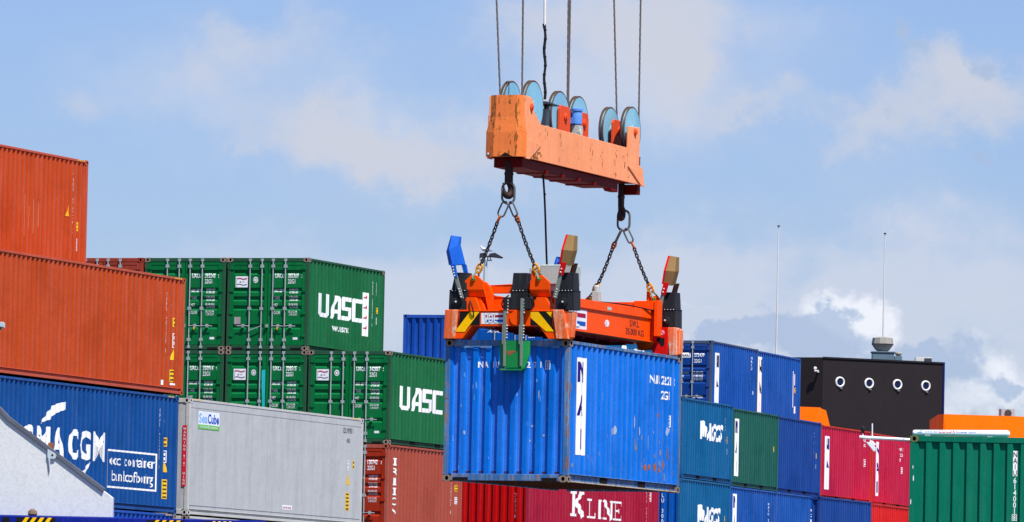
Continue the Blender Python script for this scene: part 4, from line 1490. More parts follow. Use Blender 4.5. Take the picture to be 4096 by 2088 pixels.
bk = [(x, y + 0.03, z) for x, y, z in vs]
vs = [(x - 0.085, y, z) for x, y, z in vs]
bk = [(x, y + 0.03, z) for x, y, z in vs]
allv = vs + bk
for o in (0, 4):
    for k in range(3):
        b.add([allv[o + k], allv[o + k + 1], allv[o + 5 + k], allv[o + 4 + k]], [(0, 1, 2, 3)])
        b.add([allv[12 + o + k], allv[12 + o + k + 1], allv[12 + o + 5 + k], allv[12 + o + 4 + k]], [(0, 1, 2, 3)])
for k in range(3):
    b.add([allv[k], allv[k + 1], allv[13 + k], allv[12 + k]], [(0, 1, 2, 3)])
for (p, q) in ((0, 4), (4, 8), (3, 7), (7, 11)):
    b.add([allv[p], allv[q], allv[12 + q], allv[12 + p]], [(0, 1, 2, 3)])
b.prism([(-0.075, 2.055), (0.385, 2.055), (0.37, 2.025), (-0.055, 2.025)], "y", -0.20, -0.03)
b.build("flipper_plate", FLGREEN, sp)
m = Marks().poly([(0.05, 2.38), (0.22, 2.385), (0.24, 2.355), (0.17, 2.34), (0.13, 2.30), (0.09, 2.30), (0.06, 2.345)])
m.build("rust_stain", rustp, sp, lambda s, t: (s, -0.168, t))

# boss, stickers and stripes on the near end beam
MB().lathe([(0.135, -0.02), (0.135, -0.008), (0.10, -0.008), (0.10, 0.0)], (0.225, -0.12, 2.985), "y", 24).build("boss", SPOR, sp)
F0 = lambda s, t: (s, -0.1235, t)
m = Marks()
m.poly([(-0.90, 3.10), (-0.50, 3.10), (-0.50, 2.85), (-0.68, 2.85), (-0.78, 2.73), (-0.975, 2.73), (-0.915, 2.86)])
m.build("hazard_patch", HAZK, sp, F0)
m = Marks()
m.poly([(0.49, 3.10), (0.905, 3.10), (0.915, 2.86), (0.975, 2.735), (0.78, 2.735), (0.67, 2.85), (0.49, 2.85)])
m.build("hazard_patch", HAZK, sp, F0)
m = Marks()
m.poly([(-0.70, 3.10), (-0.51, 3.10), (-0.74, 2.80), (-0.79, 2.73), (-0.965, 2.73), (-0.95, 2.78)])
m.build("hazard_stripe", HAZY, sp, lambda s, t: (s, -0.1265, t))
m = Marks()
m.poly([(0.49, 3.10), (0.64, 3.10), (0.955, 2.74), (0.80, 2.74), (0.49, 2.99)])
m.poly([(0.79, 3.10), (0.905, 3.10), (0.905, 2.985)])
m.build("hazard_stripe", HAZY, sp, lambda s, t: (s, -0.1265, t))


def vdl(place0, place1, place2, s0, t0, w, h):
    Marks().rect(s0, t0, s0 + w, t0 + h).build("brand_sticker", WHITE, sp, place0)
    Marks().rect(s0 + w * 0.18, t0 + h * 0.60, s0 + w * 0.95, t0 + h * 0.82).build("sticker_stripe", plain("maroon_print", (0.34, 0.01, 0.04)), sp, place1)
    Marks().rect(s0 + w * 0.18, t0 + h * 0.18, s0 + w * 0.95, t0 + h * 0.40).build("sticker_stripe", plain("flag_blue_print", (0.01, 0.10, 0.42)), sp, place1)
    Marks().text("VDL", s0 + w * 0.10, t0 + h * 0.10, h * 0.80, 0.7, 0.035, width=w * 0.60).build("sticker_lettering", plain("grey_outline_print", (0.25, 0.32, 0.42)), sp, place1)
    Marks().text("VDL", s0 + w * 0.115, t0 + h * 0.135, h * 0.73, 0.7, 0.012, width=w * 0.575).build("sticker_lettering", WHITE, sp, place2)


vdl(F0, lambda s, t: (s, -0.1255, t), lambda s, t: (s, -0.1275, t), -0.475, 2.875, 0.45, 0.20)
GX = lambda d: (lambda s, t: (0.75 + d, s, t))
vdl(GX(0.003), GX(0.006), GX(0.009), 0.80, 2.885, 1.30, 0.36)
m = Marks().text("S.W.L.", 4.42, 3.085, 0.115, 0.7, 0.01, width=0.52).text("35.000 KG", 4.20, 2.925, 0.115, 0.7, 0.01, width=0.98)
m.build("load_lettering", BLACKLET, sp, GX(0.003))
m = Marks().disc(3.18, 3.07, 0.065, 16, 1.9)
m.build("emblem_sticker", WHITE, sp, GX(0.003))
Marks().text("S", 3.10, 3.035, 0.07, 1.4, 0.0).build("emblem_lettering", SPOR, sp, GX(0.006))
Marks().rect(3.10, 3.315, 3.32, 3.375).build("grey_plate", SWITCHGREY, sp, lambda s, t: (0.784, s, t))
# warning on the far right block
b = MB().box(0.76, 1.05, 5.66, 5.715, 2.62, 3.13)
b.build("inner_plate", paint("shaded_red_face", S(205, 16, 8), rust=0.05, fade=0.1), sp)  # orange end beam face whose shade is put into the colour as red
Marks().poly([(0.84, 2.93), (1.0, 2.93), (1.0, 2.80), (0.95, 2.76), (0.84, 2.88)]).build("plate_hole", DARKHOLE, sp, lambda s, t: (s, 5.657, t))
Marks().disc(0.955, 3.03, 0.045).build("round_sticker", plain("pink_sticker", (0.70, 0.40, 0.42)), sp, lambda s, t: (s, 5.656, t))
Marks().poly([(0.925, 3.055), (0.935, 3.065), (0.985, 3.005), (0.975, 2.995)]).build("sticker_bar", REDLET, sp, lambda s, t: (s, 5.653, t))
# electrical boxes
b = MB().box(-0.10, 0.56, 1.85, 2.25, 3.72, 4.06).frust((-0.105, 0.565, 1.842, 2.26), 4.06, (-0.06, 0.54, 1.86, 2.24), 4.085)
b.box(-0.35, -0.10, 1.95, 2.2, 3.86, 4.04).box(0.0, 0.45, 1.95, 2.1, 3.44, 3.72)
b.build("switch_box", SWITCHGREY, sp, bevel=0.012)
b = MB().box(-0.70, 0.70, 1.9, 2.15, 3.36, 3.44)
b.build("cross_beam", SPOR, sp)
b = MB().box(-0.41, -0.27, 5.45, 5.60, 3.60, 3.80).lathe([(0.06, 0.0), (0.06, 0.10), (0.03, 0.12)], (-0.34, 5.52, 3.80), "z", 12)
b.build("valve_block", SWITCHGREY, sp, bevel=0.008)

# hydraulic hoses from the box to the flipper motors
HOSE = plain("black_hose_rubber", (0.012, 0.012, 0.014), rough=0.4)
for pts in (((-0.30, 2.0, 3.86), (-0.55, 1.4, 3.62), (-0.75, 0.7, 3.50), (-0.86, 0.25, 3.42)), ((0.40, 1.86, 3.78), (0.72, 1.2, 3.60), (0.95, 0.7, 3.46), (1.05, 0.25, 3.42)),
            ((-0.70, -0.14, 3.30), (-0.62, -0.20, 3.18), (-0.60, -0.16, 3.05), (-0.64, -0.10, 2.96)), ((0.44, -0.12, 3.42), (0.56, -0.22, 3.36), (0.60, -0.18, 3.22), (0.52, -0.06, 3.16)),
            ((0.05, -0.10, 3.40), (-0.06, -0.20, 3.32), (-0.10, -0.18, 3.20), (-0.04, -0.06, 3.15)), ((0.60, 3.0, 3.46), (0.70, 4.2, 3.50), (0.80, 5.2, 3.47), (0.86, 6.0, 3.40))):
    P_ = [Vector(p) for p in pts]
    cv = []
    for k in range(17):
        t = k / 16
        cv.append(P_[0] * (1 - t) ** 3 + P_[1] * 3 * t * (1 - t) ** 2 + P_[2] * 3 * t * t * (1 - t) + P_[3] * t ** 3)
    MB().tube(cv, 0.013, 7).build("hose", HOSE, sp, smooth=True)

# ------------------------------------------------------------------ head block
HBSIDE = paint("sun_faded_orange_paint", (0.90, 0.315, 0.14), rust=0.5, fade=0.5, rough=0.6, dent=0.25, rustcol=(0.20, 0.09, 0.035), fadecol=(0.92, 0.42, 0.24), streak=4.5, mottle=0.25)
HBEND = paint("oil_stained_orange_paint", (0.84, 0.205, 0.055), rust=0.75, fade=0.8, rough=0.6, dent=0.25, rustcol=(0.16, 0.07, 0.015), fadecol=(0.66, 0.20, 0.03), streak=10)
HBRED = paint("dark_red_lead_paint", S(104, 8, 6), rust=0.3, fade=0.2)
BRKT = paint("bracket_red_orange_paint", (0.70, 0.075, 0.018), rust=0.12, fade=0.2, dent=0.1)
SHBLUE = paint("sky_blue_sheave_paint", S(124, 180, 208), rust=0.06, fade=0.5, dent=0.15, fadecol=(0.34, 0.60, 0.58), streak=1.2)
SHRIM = paint("greasy_rim_steel", S(92, 74, 62), rust=0.45, fade=0.5, rough=0.5, metal=0.3, dent=0)
hb = tag(hang_thing("crane_headblock", (0, 0, 5.9), tilt=-0.0105), "weathered orange head block with six sky blue rope sheaves, below the hoist ropes", "head block")
prof = [(-0.20, 5.92), (-0.20, 7.05), (0.06, 7.05), (0.16, 7.02), (0.22, 6.95), (0.23, 6.82), (0.62, 6.59), (5.27, 6.57), (5.27, 6.98), (5.90, 7.01), (5.90, 6.30), (6.14, 6.22), (6.15, 5.92)]
prof_l = [(-0.20, 5.92), (-0.20, 7.05), (0.06, 7.05), (0.16, 7.02), (0.22, 6.95), (0.23, 6.82), (0.62, 6.59), (5.27, 6.57), (5.90, 6.57), (5.90, 6.30), (6.14, 6.22), (6.15, 5.92)]
for sx, xo in ((1, 0.33), (-1, -0.38)):
    MB().prism(prof if sx > 0 else prof_l, "x", xo, xo - sx * 0.035).build("side_plate", HBSIDE, hb, bevel=0.006)
    g = MB()
    xa, xb = (0.3305, 0.352) if sx > 0 else (-0.402, -0.3805)
    g.prism([(-0.19, 6.27), (0.62, 6.21), (0.02, 5.90), (-0.19, 5.90)], "x", xa, xb)
    g.build("gusset", HBSIDE, hb, bevel=0.004)
    g = MB()
    g.prism([(5.25, 6.22), (6.05, 6.18), (6.17, 5.90), (6.02, 5.90)], "x", xa, xb)
    g.build("gusset", HBSIDE, hb, bevel=0.004)
    g = MB()
    g.prism([(-0.19, 6.27), (-0.19, 6.70), (-0.10, 6.55), (-0.10, 6.27)], "x", xa, xb - 0.006 * sx)
    g.build("gusset", HBSIDE, hb, bevel=0.004)
b = MB()
b.box(-0.344, 0.294, -0.15, 6.05, 5.95, 6.45)
b.box(-0.344, 0.294, 5.92, 6.08, 6.45, 6.20 + 0.26)
b.build("core_box", HBRED, hb)
# near end cap: centre panel with folded sides, flared towards the bottom
b = MB()
cols_t = [(-0.345, -0.20), (-0.22, -0.255), (0.19, -0.255), (0.30, -0.20)]
cols_m = [(-0.345, -0.20), (-0.22, -0.26), (0.19, -0.26), (0.31, -0.20)]
cols_b = [(-0.425, -0.20), (-0.25, -0.28), (0.20, -0.28), (0.375, -0.20)]
rows = [(7.06, cols_t), (6.66, cols_m), (6.38, cols_b), (5.93, cols_b)]
vs = []
for z, cs in rows:
    vs += [(x, y, z) for x, y in cs]
vs2 = [(x, -0.199, z) for (x, y, z) in vs]
n = len(vs)
for r_ in range(3):
    for k in range(3):
        i = r_ * 4 + k
        b.add([vs[i], vs[i + 1], vs[i + 5], vs[i + 4]], [(0, 1, 2, 3)])
for k in range(3):
    b.add([vs[k], vs[k + 1], vs2[k + 1], vs2[k]], [(0, 1, 2, 3)])
    b.add([vs[12 + k], vs[13 + k], vs2[13 + k], vs2[12 + k]], [(0, 1, 2, 3)])
b.build("end_cap", HBEND, hb)
m = Marks().poly([(-0.14, 5.93), (-0.08, 5.955), (-0.02, 6.005), (0.03, 5.985), (0.10, 5.945), (0.14, 5.93)])
m.build("worn_notch", DARKHOLE, hb, lambda s, t: (s, -0.284, t))
stn = paint("oil_stain", (0.26, 0.11, 0.025), rust=0.4, fade=0.6, dent=0, fadecol=(0.45, 0.18, 0.03))
random.seed(5)
m = Marks()
for k in range(46):
    edge = random.choice((-0.235, 0.185, 0.06, -0.12, 0.19, 0.195))
    ragged(m, edge + random.gauss(0, 0.02), random.uniform(5.97, 7.0), random.uniform(0.006, 0.022), random.uniform(0.02, 0.11), 9)
m.build("oil_stain", stn, hb, lambda s, t: (s, -0.2845 if t < 6.4 else -0.2645, t))
m = Marks()
for k in range(34):
    s_ = random.choice((0.7, 0.9, 1.6, 2.6, 3.9, 4.6, 5.1, 5.28, 5.9, 3.3)) + random.gauss(0, 0.05)
    ragged(m, s_, random.uniform(5.97, 6.52), random.uniform(0.006, 0.02), random.uniform(0.02, 0.09), 9)
for k in range(12):
    ragged(m, 0.45 + random.gauss(0, 0.18), 5.95 + abs(random.gauss(0, 0.07)), random.uniform(0.03, 0.09), random.uniform(0.02, 0.05), 9)
    ragged(m, 5.95 + random.gauss(0, 0.05), 5.98 + abs(random.gauss(0, 0.08)), random.uniform(0.02, 0.06), random.uniform(0.02, 0.06), 9)
m.build("oil_stain", stn, hb, lambda s, t: (0.3325, s, t))
MB().ball((-0.36, -0.25, 5.975), 0.028).build("bolt", GALV, hb)
# lower frame
b = MB()
b.box(-0.31, 0.25, -0.08, 4.55, 5.745, 5.919)
for k in range(4):
    b.box(-0.32, 0.27, 1.1 + 0.85 * k, 1.22 + 0.85 * k, 5.728, 5.80)
b.prism([(4.55, 5.919), (4.55, 5.745), (4.65, 5.70), (4.98, 5.70), (4.98, 5.919)], "x", 0.10, 0.25)
b.box(-0.05, 0.29, 5.95, 6.1, 5.74, 5.93)
b.build("lower_frame", HBRED, hb, bevel=0.008)


def sheave(x, y, z, r_, dirty=False):
    b = MB()
    b.lathe([(r_ * 0.86, -0.045), (r_ * 0.985, -0.045), (r_, -0.036), (r_, -0.024), (r_ * 0.925, -0.006), (r_ * 0.925, 0.006), (r_, 0.024), (r_, 0.036), (r_ * 0.985, 0.045), (r_ * 0.86, 0.045)], (x, y, z), "x", 40)
    s = b.build("sheave", SHRIM, hb, smooth=True)
    b = MB()
    b.lathe([(r_ * 0.93, -0.0475), (r_ * 0.93, 0.0475)], (x, y, z), "x", 40)
    b.lathe([(r_ * 0.22, -0.06), (r_ * 0.22, 0.06)], (x, y, z), "x", 20)
    b.build("sheave_disc", SHBLUE, s)
    return s


SH = [(-0.22, 0.46, 6.90, 0.49), (0.20, 0.46, 6.905, 0.49), (-0.12, 2.68, 6.925, 0.49), (-0.12, 3.70, 6.935, 0.48), (-0.24, 5.74, 6.93, 0.47), (0.20, 5.72, 6.93, 0.47)]
for s in SH:
    sheave(*s)
# brackets beside the inner sheaves and pins through the plates


def bracket(x, y, z0, z1, w, t=0.05, mat=None):
    b = MB()
    b.prism([(y - w / 2, z0), (y + w / 2, z0), (y + w / 2, z1 - 0.10), (y + w / 2 - 0.08, z1), (y - w / 2 + 0.05, z1), (y - w / 2, z1 - 0.06)], "x", x, x + t)
    o = b.build("sheave_bracket", mat or BRKT, hb, bevel=0.005)
    MB().lathe([(0.075, 0.0), (0.075, 0.02), (0.05, 0.03), (0.05, 0.045)], (x + t, y, z1 - 0.20), "x", 16).build("pin", BRKT, o)


bracket(-0.05, 2.74, 6.45, 7.13, 0.56)
bracket(-0.05, 3.74, 6.45, 7.10, 0.50)
bracket(-0.10, 5.78, 6.45, 7.14, 0.60)
for y, z in ((0.10, 6.86), (5.62, 6.90)):
    MB().lathe([(0.07, 0.0), (0.07, 0.015), (0.04, 0.02), (0.04, 0.04)], (0.33, y, z), "x", 16).build("pin", BRKT, hb)
# motor
b = MB()
b.lathe([(0.07, 0.0), (0.095, 0.02), (0.095, 0.22), (0.085, 0.24), (0.085, 0.26), (0.105, 0.262), (0.105, 0.30), (0.09, 0.315)], (0.05, 3.23, 6.82), "z", 20)
b.box(-0.06, 0.06, 3.08, 3.15, 6.84, 6.95)
b.build("motor", paint("motor_blue_paint", S(86, 134, 206), rust=0.05, fade=0.3, dent=0), hb, smooth=True)
b = MB().box(-0.03, 0.13, 3.14, 3.34, 6.60, 6.81)
b.tube([(0.16, 2.95, 6.68), (0.18, 3.05, 6.64), (0.17, 3.16, 6.66), (0.12, 3.2, 6.74)], 0.012, 6)
b.build("motor_base", SWITCHGREY, hb, bevel=0.01)
b = MB().box(0.03, 0.13, 1.40, 1.58, 6.46, 6.96)
b.build("junction_box", paint("junction_grey_paint", S(140, 152, 144), rust=0.05, fade=0.3, dent=0), hb, bevel=0.008)
b = MB().frust((-0.02, 0.30, 1.2, 1.75), 7.03, (0.02, 0.15, 1.3, 1.6), 7.09)
b.box(0.06, 0.12, 1.45, 1.55, 6.96, 7.03)
b.build("cable_hood", MOTBLK, hb)

# ------------------------------------------------------------------ ropes and cables


def hang_mesh(mb, name, mats, base, label=None, cat=None, group=None, smooth=True):
    o = mb.build(name, mats, None, smooth=smooth)
    me = o.data
    me.transform(Matrix.Translation(-Vector(base)))
    o.location = HM @ Vector(base)
    o.rotation_euler = (0, 0, -R(HYAW))
    return tag(o, label, cat, group)


ROPE = paint("greased_wire_rope", S(104, 96, 92), rust=0.25, fade=0.5, rough=0.5, metal=0.2, dent=0)
ropes = [((-0.22, -0.03, 6.9), (-0.37, 0.0, 9.11), "grey hoist rope outermost at the tall end of the head block"),
         ((0.20, -0.03, 6.9), (0.165, 0.0, 9.10), "grey hoist rope second from the tall end, at the sheave nearest the white cable sleeve"),
         ((-0.12, 3.17, 6.85), (-0.13, 3.13, 9.41), "grey hoist rope, first of the close pair between the middle sheaves"),
         ((-0.12, 3.215, 6.85), (-0.118, 3.20, 9.42), "grey hoist rope, second of the close pair between the middle sheaves"),
         ((-0.24, 6.215, 6.8), (-0.37, 6.20, 9.72), "grey hoist rope at the darker sheave of the low end's two"),
         ((0.20, 6.19, 6.8), (0.185, 6.20, 9.71), "grey hoist rope outermost at the low end of the head block")]
for a, b_, lab in ropes:
    A, B = Vector(a), Vector(b_)
    d = (B - A).normalized()
    mb = MB()
    n = 150
    Lr = 14.0
    # laid rope: three strands twisted together
    for ph in range(3):
        pts = []
        for k in range(n + 1):
            t = Lr * k / n
            an = t * 14 + ph * 2 * math.pi / 3
            pts.append(A + d * t + Vector((math.cos(an) * 0.009, math.sin(an) * 0.009, 0)))
        mb.tube(pts, 0.011, 5)
    hang_mesh(mb, "hoist_rope", ROPE, a, lab, "rope", "hoist ropes above the head block")

cb = tag(hang_thing("power_cable", (0.22, 1.0, 7.08)), "black bundled cable with a white sleeve above, entering the head block between the ropes", "cable")
MB().tube([(0.22, 1.0, 8.45), (0.21, 1.0, 9.2), (0.19, 1.0, 20.0)], 0.024, 10).build("white_sleeve", paint("white_hose", S(222, 216, 210), rust=0.1, fade=0.3, dent=0), cb, smooth=True)
mb = MB()
for ph in range(4):
    pts = []
    for k in range(41):
        t = k / 40
        w = 0.014 if t < 0.93 else 0.022
        an = ph * math.pi / 2 + t * 3
        pts.append((0.25 - 0.03 * t + w * math.cos(an) + 0.012 * math.sin(t * 17), 1.0 + w * math.sin(an), 7.08 + 1.40 * t))
    mb.tube(pts, 0.014, 6)
mb.build("cable_bundle", plain("black_cable_sheath", (0.02, 0.02, 0.024), rough=0.5), cb, smooth=True)
mb = MB()
for k in range(8):
    z = 7.2 + 0.165 * k
    mb.lathe([(0.032, 0), (0.035, 0.012), (0.032, 0.024)], (0.245 - 0.02 * k / 8 + 0.012 * math.sin((z - 7.08) / 1.4 * 17), 1.0, z), "z", 8)
mb.build("cable_tie", plain("black_cable_tie", (0.012, 0.012, 0.014)), cb)

mb = MB()
P0, P1 = Vector((0.05, 1.5, 5.80)), Vector((-0.02, 2.0, 4.08))
pts = []
for k in range(21):
    t = k / 20
    p = P0.lerp(P1, t)
    p.x += 0.05 * math.sin(t * math.pi) * (1 - t) - 0.03 * (1 - t) * math.sin(t * math.pi)
    pts.append(p)
mb.tube(pts, 0.020, 8)
mb.tube([pts[5] + Vector((0.0, 0, 0.02)), pts[5] + Vector((0.03, 0, 0.0))], 0.014, 6)
hang_mesh(mb, "control_cable", plain("thin_black_cable", (0.012, 0.014, 0.018), rough=0.5), tuple(P1), "thin black cable hanging from the head block down to the spreader's grey box", "cable")

# ------------------------------------------------------------------ hooks and chain slings
HOOKM = paint("dark_forged_steel", S(58, 42, 38), rust=0.5, fade=0.3, rough=0.5, metal=0.2, dent=0, rustcol=(0.13, 0.07, 0.05))
LINKM = paint("grey_link_steel", S(96, 98, 96), rust=0.35, fade=0.6, rough=0.5, metal=0.3, dent=0)
CHAINM = paint("black_chain_steel", S(50, 46, 50), rust=0.3, fade=0.4, rough=0.45, metal=0.3, dent=0)
COUPY = paint("yellow_coupling_paint", S(216, 142, 20), rust=0.45, fade=0.3, dent=0, rustcol=(0.10, 0.05, 0.015))
COUPR = paint("rusty_coupling_paint", S(176, 84, 30), rust=0.5, fade=0.3, dent=0, rustcol=(0.07, 0.03, 0.02))
SHACK = paint("pale_green_shackle", S(120, 140, 112), rust=0.3, fade=0.3, dent=0)


def oval(L_, W_, bar, seg=8, n=20):
    """stadium link centred at 0, long axis Z, lying in XZ"""
    r_ = W_ / 2 - bar
    h = L_ / 2 - bar - r_
    pts = []
    for k in range(n):
        a = math.pi * k / (n - 1)
        pts.append((r_ * math.cos(a), 0, h + r_ * math.sin(a)))
    for k in range(n):
        a = math.pi + math.pi * k / (n - 1)
        pts.append((r_ * math.cos(a), 0, -h + r_ * math.sin(a)))
    return MB().tube(pts, bar, seg, closed=True)


def frame_along(p, q, roll):
    d = (q - p).normalized()
    x = Vector((1, 0, 0))
    x = (x - d * x.dot(d)).normalized()
    y = d.cross(x)
    c_, s_ = math.cos(roll), math.sin(roll)
    x2 = x * c_ + y * s_
    y2 = d.cross(x2)
    m_ = Matrix((x2, y2, d)).transposed().to_4x4()
    m_.translation = (p + q) / 2
    return m_


def hook(y, rot, label):
    t = tag(hang_thing("crane_hook", (-0.02, y, 5.72)), label, "hook", "crane hooks under the head block")
    z0 = 5.74
    b = MB()
    # shank
    b.frust((-0.075, 0.075, -0.04, 0.04), 5.44, (-0.06, 0.06, -0.05, 0.05), z0 + 0.14)
    b.box(-0.075, 0.075, -0.05, 0.05, 5.60, 5.66)
    M_ = Matrix.Translation((-0.02, y, 0)) @ Matrix.Rotation(rot, 4, "Z")
    b.xf(M_)
    b.build("shank", HOOKM, t, bevel=0.012)
    pts, rad = [], []
    for k in range(15):
        a = R(70) - R(260) * k / 14
        rr = 0.095
        pts.append((rr * math.cos(a) * 0.95 - 0.02, 0, 5.335 + rr * math.sin(a) * 1.15))
        u = k / 14
        rad.append(0.050 + 0.024 * math.sin(math.pi * min(1, u * 1.25)) if u < 0.8 else 0.05 * (1 - (u - 0.8) * 3.2))
    pts.append((-0.135, 0, 5.46))
    rad.append(0.012)
    b = MB().tube([(0.02, 0, 5.52)] + pts, [0.055] + rad, 10).xf(M_)
    b.build("hook_bowl", HOOKM, t, smooth=True)
    return t


hook(-0.05, R(60), "dark steel hook with its tip turned forward, under the tall end of the head block")
hook(5.90, R(90), "dark steel hook seen edge-on, under the low end of the head block")


def sling(y, zo, lab, styles):
    t = tag(hang_thing("chain_sling", (-0.02, y, 3.72)), lab, "chain sling", "chain slings carrying the spreader")
    C0 = Vector((-0.02, y, 5.275 + zo))
    b = oval(0.43, 0.275, 0.022).xf(Matrix.Translation(C0) @ Matrix.Rotation(R(8), 4, "Z"))
    b.build("master_link", LINKM, t, smooth=True)
    apex = Vector((-0.02, y, 5.085 + zo))
    for sx, st in ((-1, styles[0]), (1, styles[1])):
        pin = Vector((sx * 0.64 - 0.01, y + 0.02, 3.715))
        if sx > 0:
            pin.x = 0.63
        d = (pin - apex).normalized()
        a0 = apex + Vector((sx * 0.035, 0.0, 0.03))
        a1 = a0 + d * 0.30
        b = oval(0.325, 0.16 if sx > 0 else 0.19, 0.016).xf(frame_along(a0, a1, st[0]))
        b.build("intermediate_link", LINKM, t, smooth=True)
        # upper coupling
        c0 = a0 + d * 0.27
        c1 = c0 + d * 0.16
        b = oval(0.175, 0.105, 0.019).xf(frame_along(c0, c1, st[1]))
        mid = (c0 + c1) / 2
        bb = MB().tube([Vector((-0.055, 0, 0)), Vector((0.055, 0, 0))], 0.018, 8).xf(frame_along(c0, c1, st[1]))
        b.add(bb.v, bb.f)
        b.build("coupling", COUPR, t, smooth=True)
        # lower coupling
        e1 = pin - d * 0.10
        e0 = e1 - d * 0.20
        b = oval(0.21, 0.14, 0.021).xf(frame_along(e0, e1, 0.2))
        bb = MB().tube([Vector((-0.07, 0, 0)), Vector((0.07, 0, 0))], 0.020, 8).xf(frame_along(e0, e1, 0.2))
        b.add(bb.v, bb.f)
        b.build("coupling", COUPY, t, smooth=True)
        # shackle on the lug
        b = MB().tube([e1 - d * 0.02 + Vector((-0.03, -0.0, 0)), pin + Vector((-0.02, -0.075, 0.02)), pin + Vector((0.0, -0.085, -0.02))], 0.017, 7)
        b.tube([e1 - d * 0.02 + Vector((0.03, 0.0, 0)), pin + Vector((0.03, 0.10, 0.02)), pin + Vector((0.0, 0.09, -0.03))], 0.017, 7)
        b.tube([e1 - d * 0.02 + Vector((-0.03, 0.0, 0)), e1 - d * 0.035, e1 - d * 0.02 + Vector((0.03, 0.0, 0))], 0.017, 7)
        b.build("shackle", SHACK, t, smooth=True)
        # chain leg with a slight sag
        s0, s1 = c1 - d * 0.025, e0 + d * 0.03
        Lc = (s1 - s0).length
        n = max(2, round(Lc / 0.062))
        mb = MB()

        def along(u):
            p = s0.lerp(s1, u)
            p.z -= 0.03 * math.sin(math.pi * u)
            return p
        for k in range(n):
            p, q = along(k / n), along((k + 1) / n)
            l = oval((q - p).length + 0.042, 0.080, 0.0135, 7, 9).xf(frame_along(p, q, 0.25 + (k % 2) * math.pi / 2 + 0.15 * math.sin(k * 1.7)))
            mb.add(l.v, l.f)
        mb.build("chain", CHAINM, t, smooth=True)
    return t


sling(-0.06, 0.0, "two-legged chain sling under the tall end of the head block, near the blue flipper", ((0.3, 1.4), (0.5, 0.4)))
sling(6.06, -0.085, "two-legged chain sling under the low end of the head block, over the load lettering", ((1.35, 0.3), (0.3, 1.2)))

# ------------------------------------------------------------------ near things at the edges of the picture
GREYPL = paint("pale_grey_ship_paint", (0.60, 0.62, 0.61), rust=0.0, fade=0.15, dent=0.06, streak=2.0, fadecol=(0.55, 0.57, 0.57), rustcol=(0.36, 0.32, 0.28), mottle=0.08)
GREYD = paint("mid_grey_edge_paint", S(92, 97, 106), rust=0.05, fade=0.3, dent=0)
G0 = 0.877
gp = tag(empty("side_plate_bracket", (-7.5, 110.2, 2.52 + G0)), "big pale grey sloping steel plate standing on the blue striped beam", "steel plate")
gp["_base"] = (-7.5, 110.2, 2.52 + G0)
mb = MB()
outl = [(-9.5, 2.54), (-9.5, 5.55), (-7.63, 4.10), (-6.07, 2.96), (-5.905, 2.84), (-5.905, 2.538)]
mb.prism([(x, z + G0) for x, z in outl], "y", 110.0, 110.35)
mb.build("plate", GREYPL, gp, bevel=0.01)
mb = MB()
mb.prism([(-9.6, 5.72 + G0), (-7.63, 4.165 + G0), (-7.50, 4.03 + G0), (-6.03, 2.975 + G0), (-6.05, 2.915 + G0), (-7.52, 3.965 + G0), (-7.64, 4.09 + G0), (-9.6, 5.62 + G0)], "y", 109.965, 110.5)
mb.build("edge_flange", GREYD, gp, bevel=0.006)
mb = MB()
mb.prism([(-6.90, 3.545 + G0), (-6.79, 3.485 + G0), (-6.765, 3.45 + G0), (-6.775, 3.41 + G0), (-6.81, 3.395 + G0), (-6.855, 3.40 + G0), (-6.86, 3.20 + G0), (-6.885, 3.40 + G0), (-6.90, 3.43 + G0)], "y", 109.96, 109.999)
lg = mb.build("padeye", paint("padeye_grey_paint", S(176, 190, 196), rust=0.0, fade=0.2, dent=0), gp, bevel=0.004)
Marks().disc(-6.825, 3.455 + G0, 0.016).build("padeye_hole", DARKHOLE, lg, lambda s, t: (s, 109.957, t))
lg.children[0].location = (0, 0, 0)
MB().box(-6.93, -6.85, 110.55, 110.65, 3.50 + G0, 3.66 + G0).build("rusty_block", paint("block_brown_paint", S(150, 96, 60), rust=0.4, fade=0.2), gp)

BEAMB = paint("ultramarine_beam_paint", S(14, 32, 128), rust=0.10, fade=0.3, dent=0.15)
bm_ = tag(empty("striped_beam", (-7.0, 110.2, 0.0)), "dark blue steel beam with yellow and black hazard stripes along the bottom edge", "beam")
bm_["_base"] = (-7.0, 110.2, 0.0)
mb = MB()
mb.box(-10.5, -3.6, 109.6, 110.6, 1.70 + G0, 2.532 + G0)
for x in (-10.0, -4.4):
    mb.box(x - 0.25, x + 0.25, 109.8, 110.4, 0.0, 1.70 + G0)
mb.build("girder", BEAMB, bm_, bevel=0.015)
mk = Marks()


def stripes(mk, s0, s1, t0, t1, n):
    w = (s1 - s0) / n
    for k in range(n):
        a = s0 + w * k
        mk.poly([(a, t0), (a + w * 0.5, t0), (a + w * 0.5 + 0.14, t1), (a + 0.14, t1)])


for s0, s1 in ((-7.32, -6.87), (-5.37, -4.95), (-4.52, -4.20)):
    Marks().rect(s0, 2.30 + G0, s1 + 0.14, 2.508 + G0).build("hazard_patch", HAZK, bm_, lambda s, t: (s, 109.596, t))
    stripes(mk, s0, s1, 2.30 + G0, 2.508 + G0, 4)
mk.build("hazard_stripe", HAZY, bm_, lambda s, t: (s, 109.592, t))
MB().box(-7.52, -7.42, 109.588, 109.599, 2.40 + G0, 2.505 + G0).build("dark_socket", DARKHOLE, bm_)
mb = MB()
mb.lathe([(0.05, 0), (0.075, 0.03), (0.06, 0.08), (0.02, 0.11)], (-7.09, 109.8, 2.532 + G0), "z", 10)
mb.build("rusty_knob", paint("knob_rust", S(120, 100, 84), rust=0.6, fade=0.5), bm_)

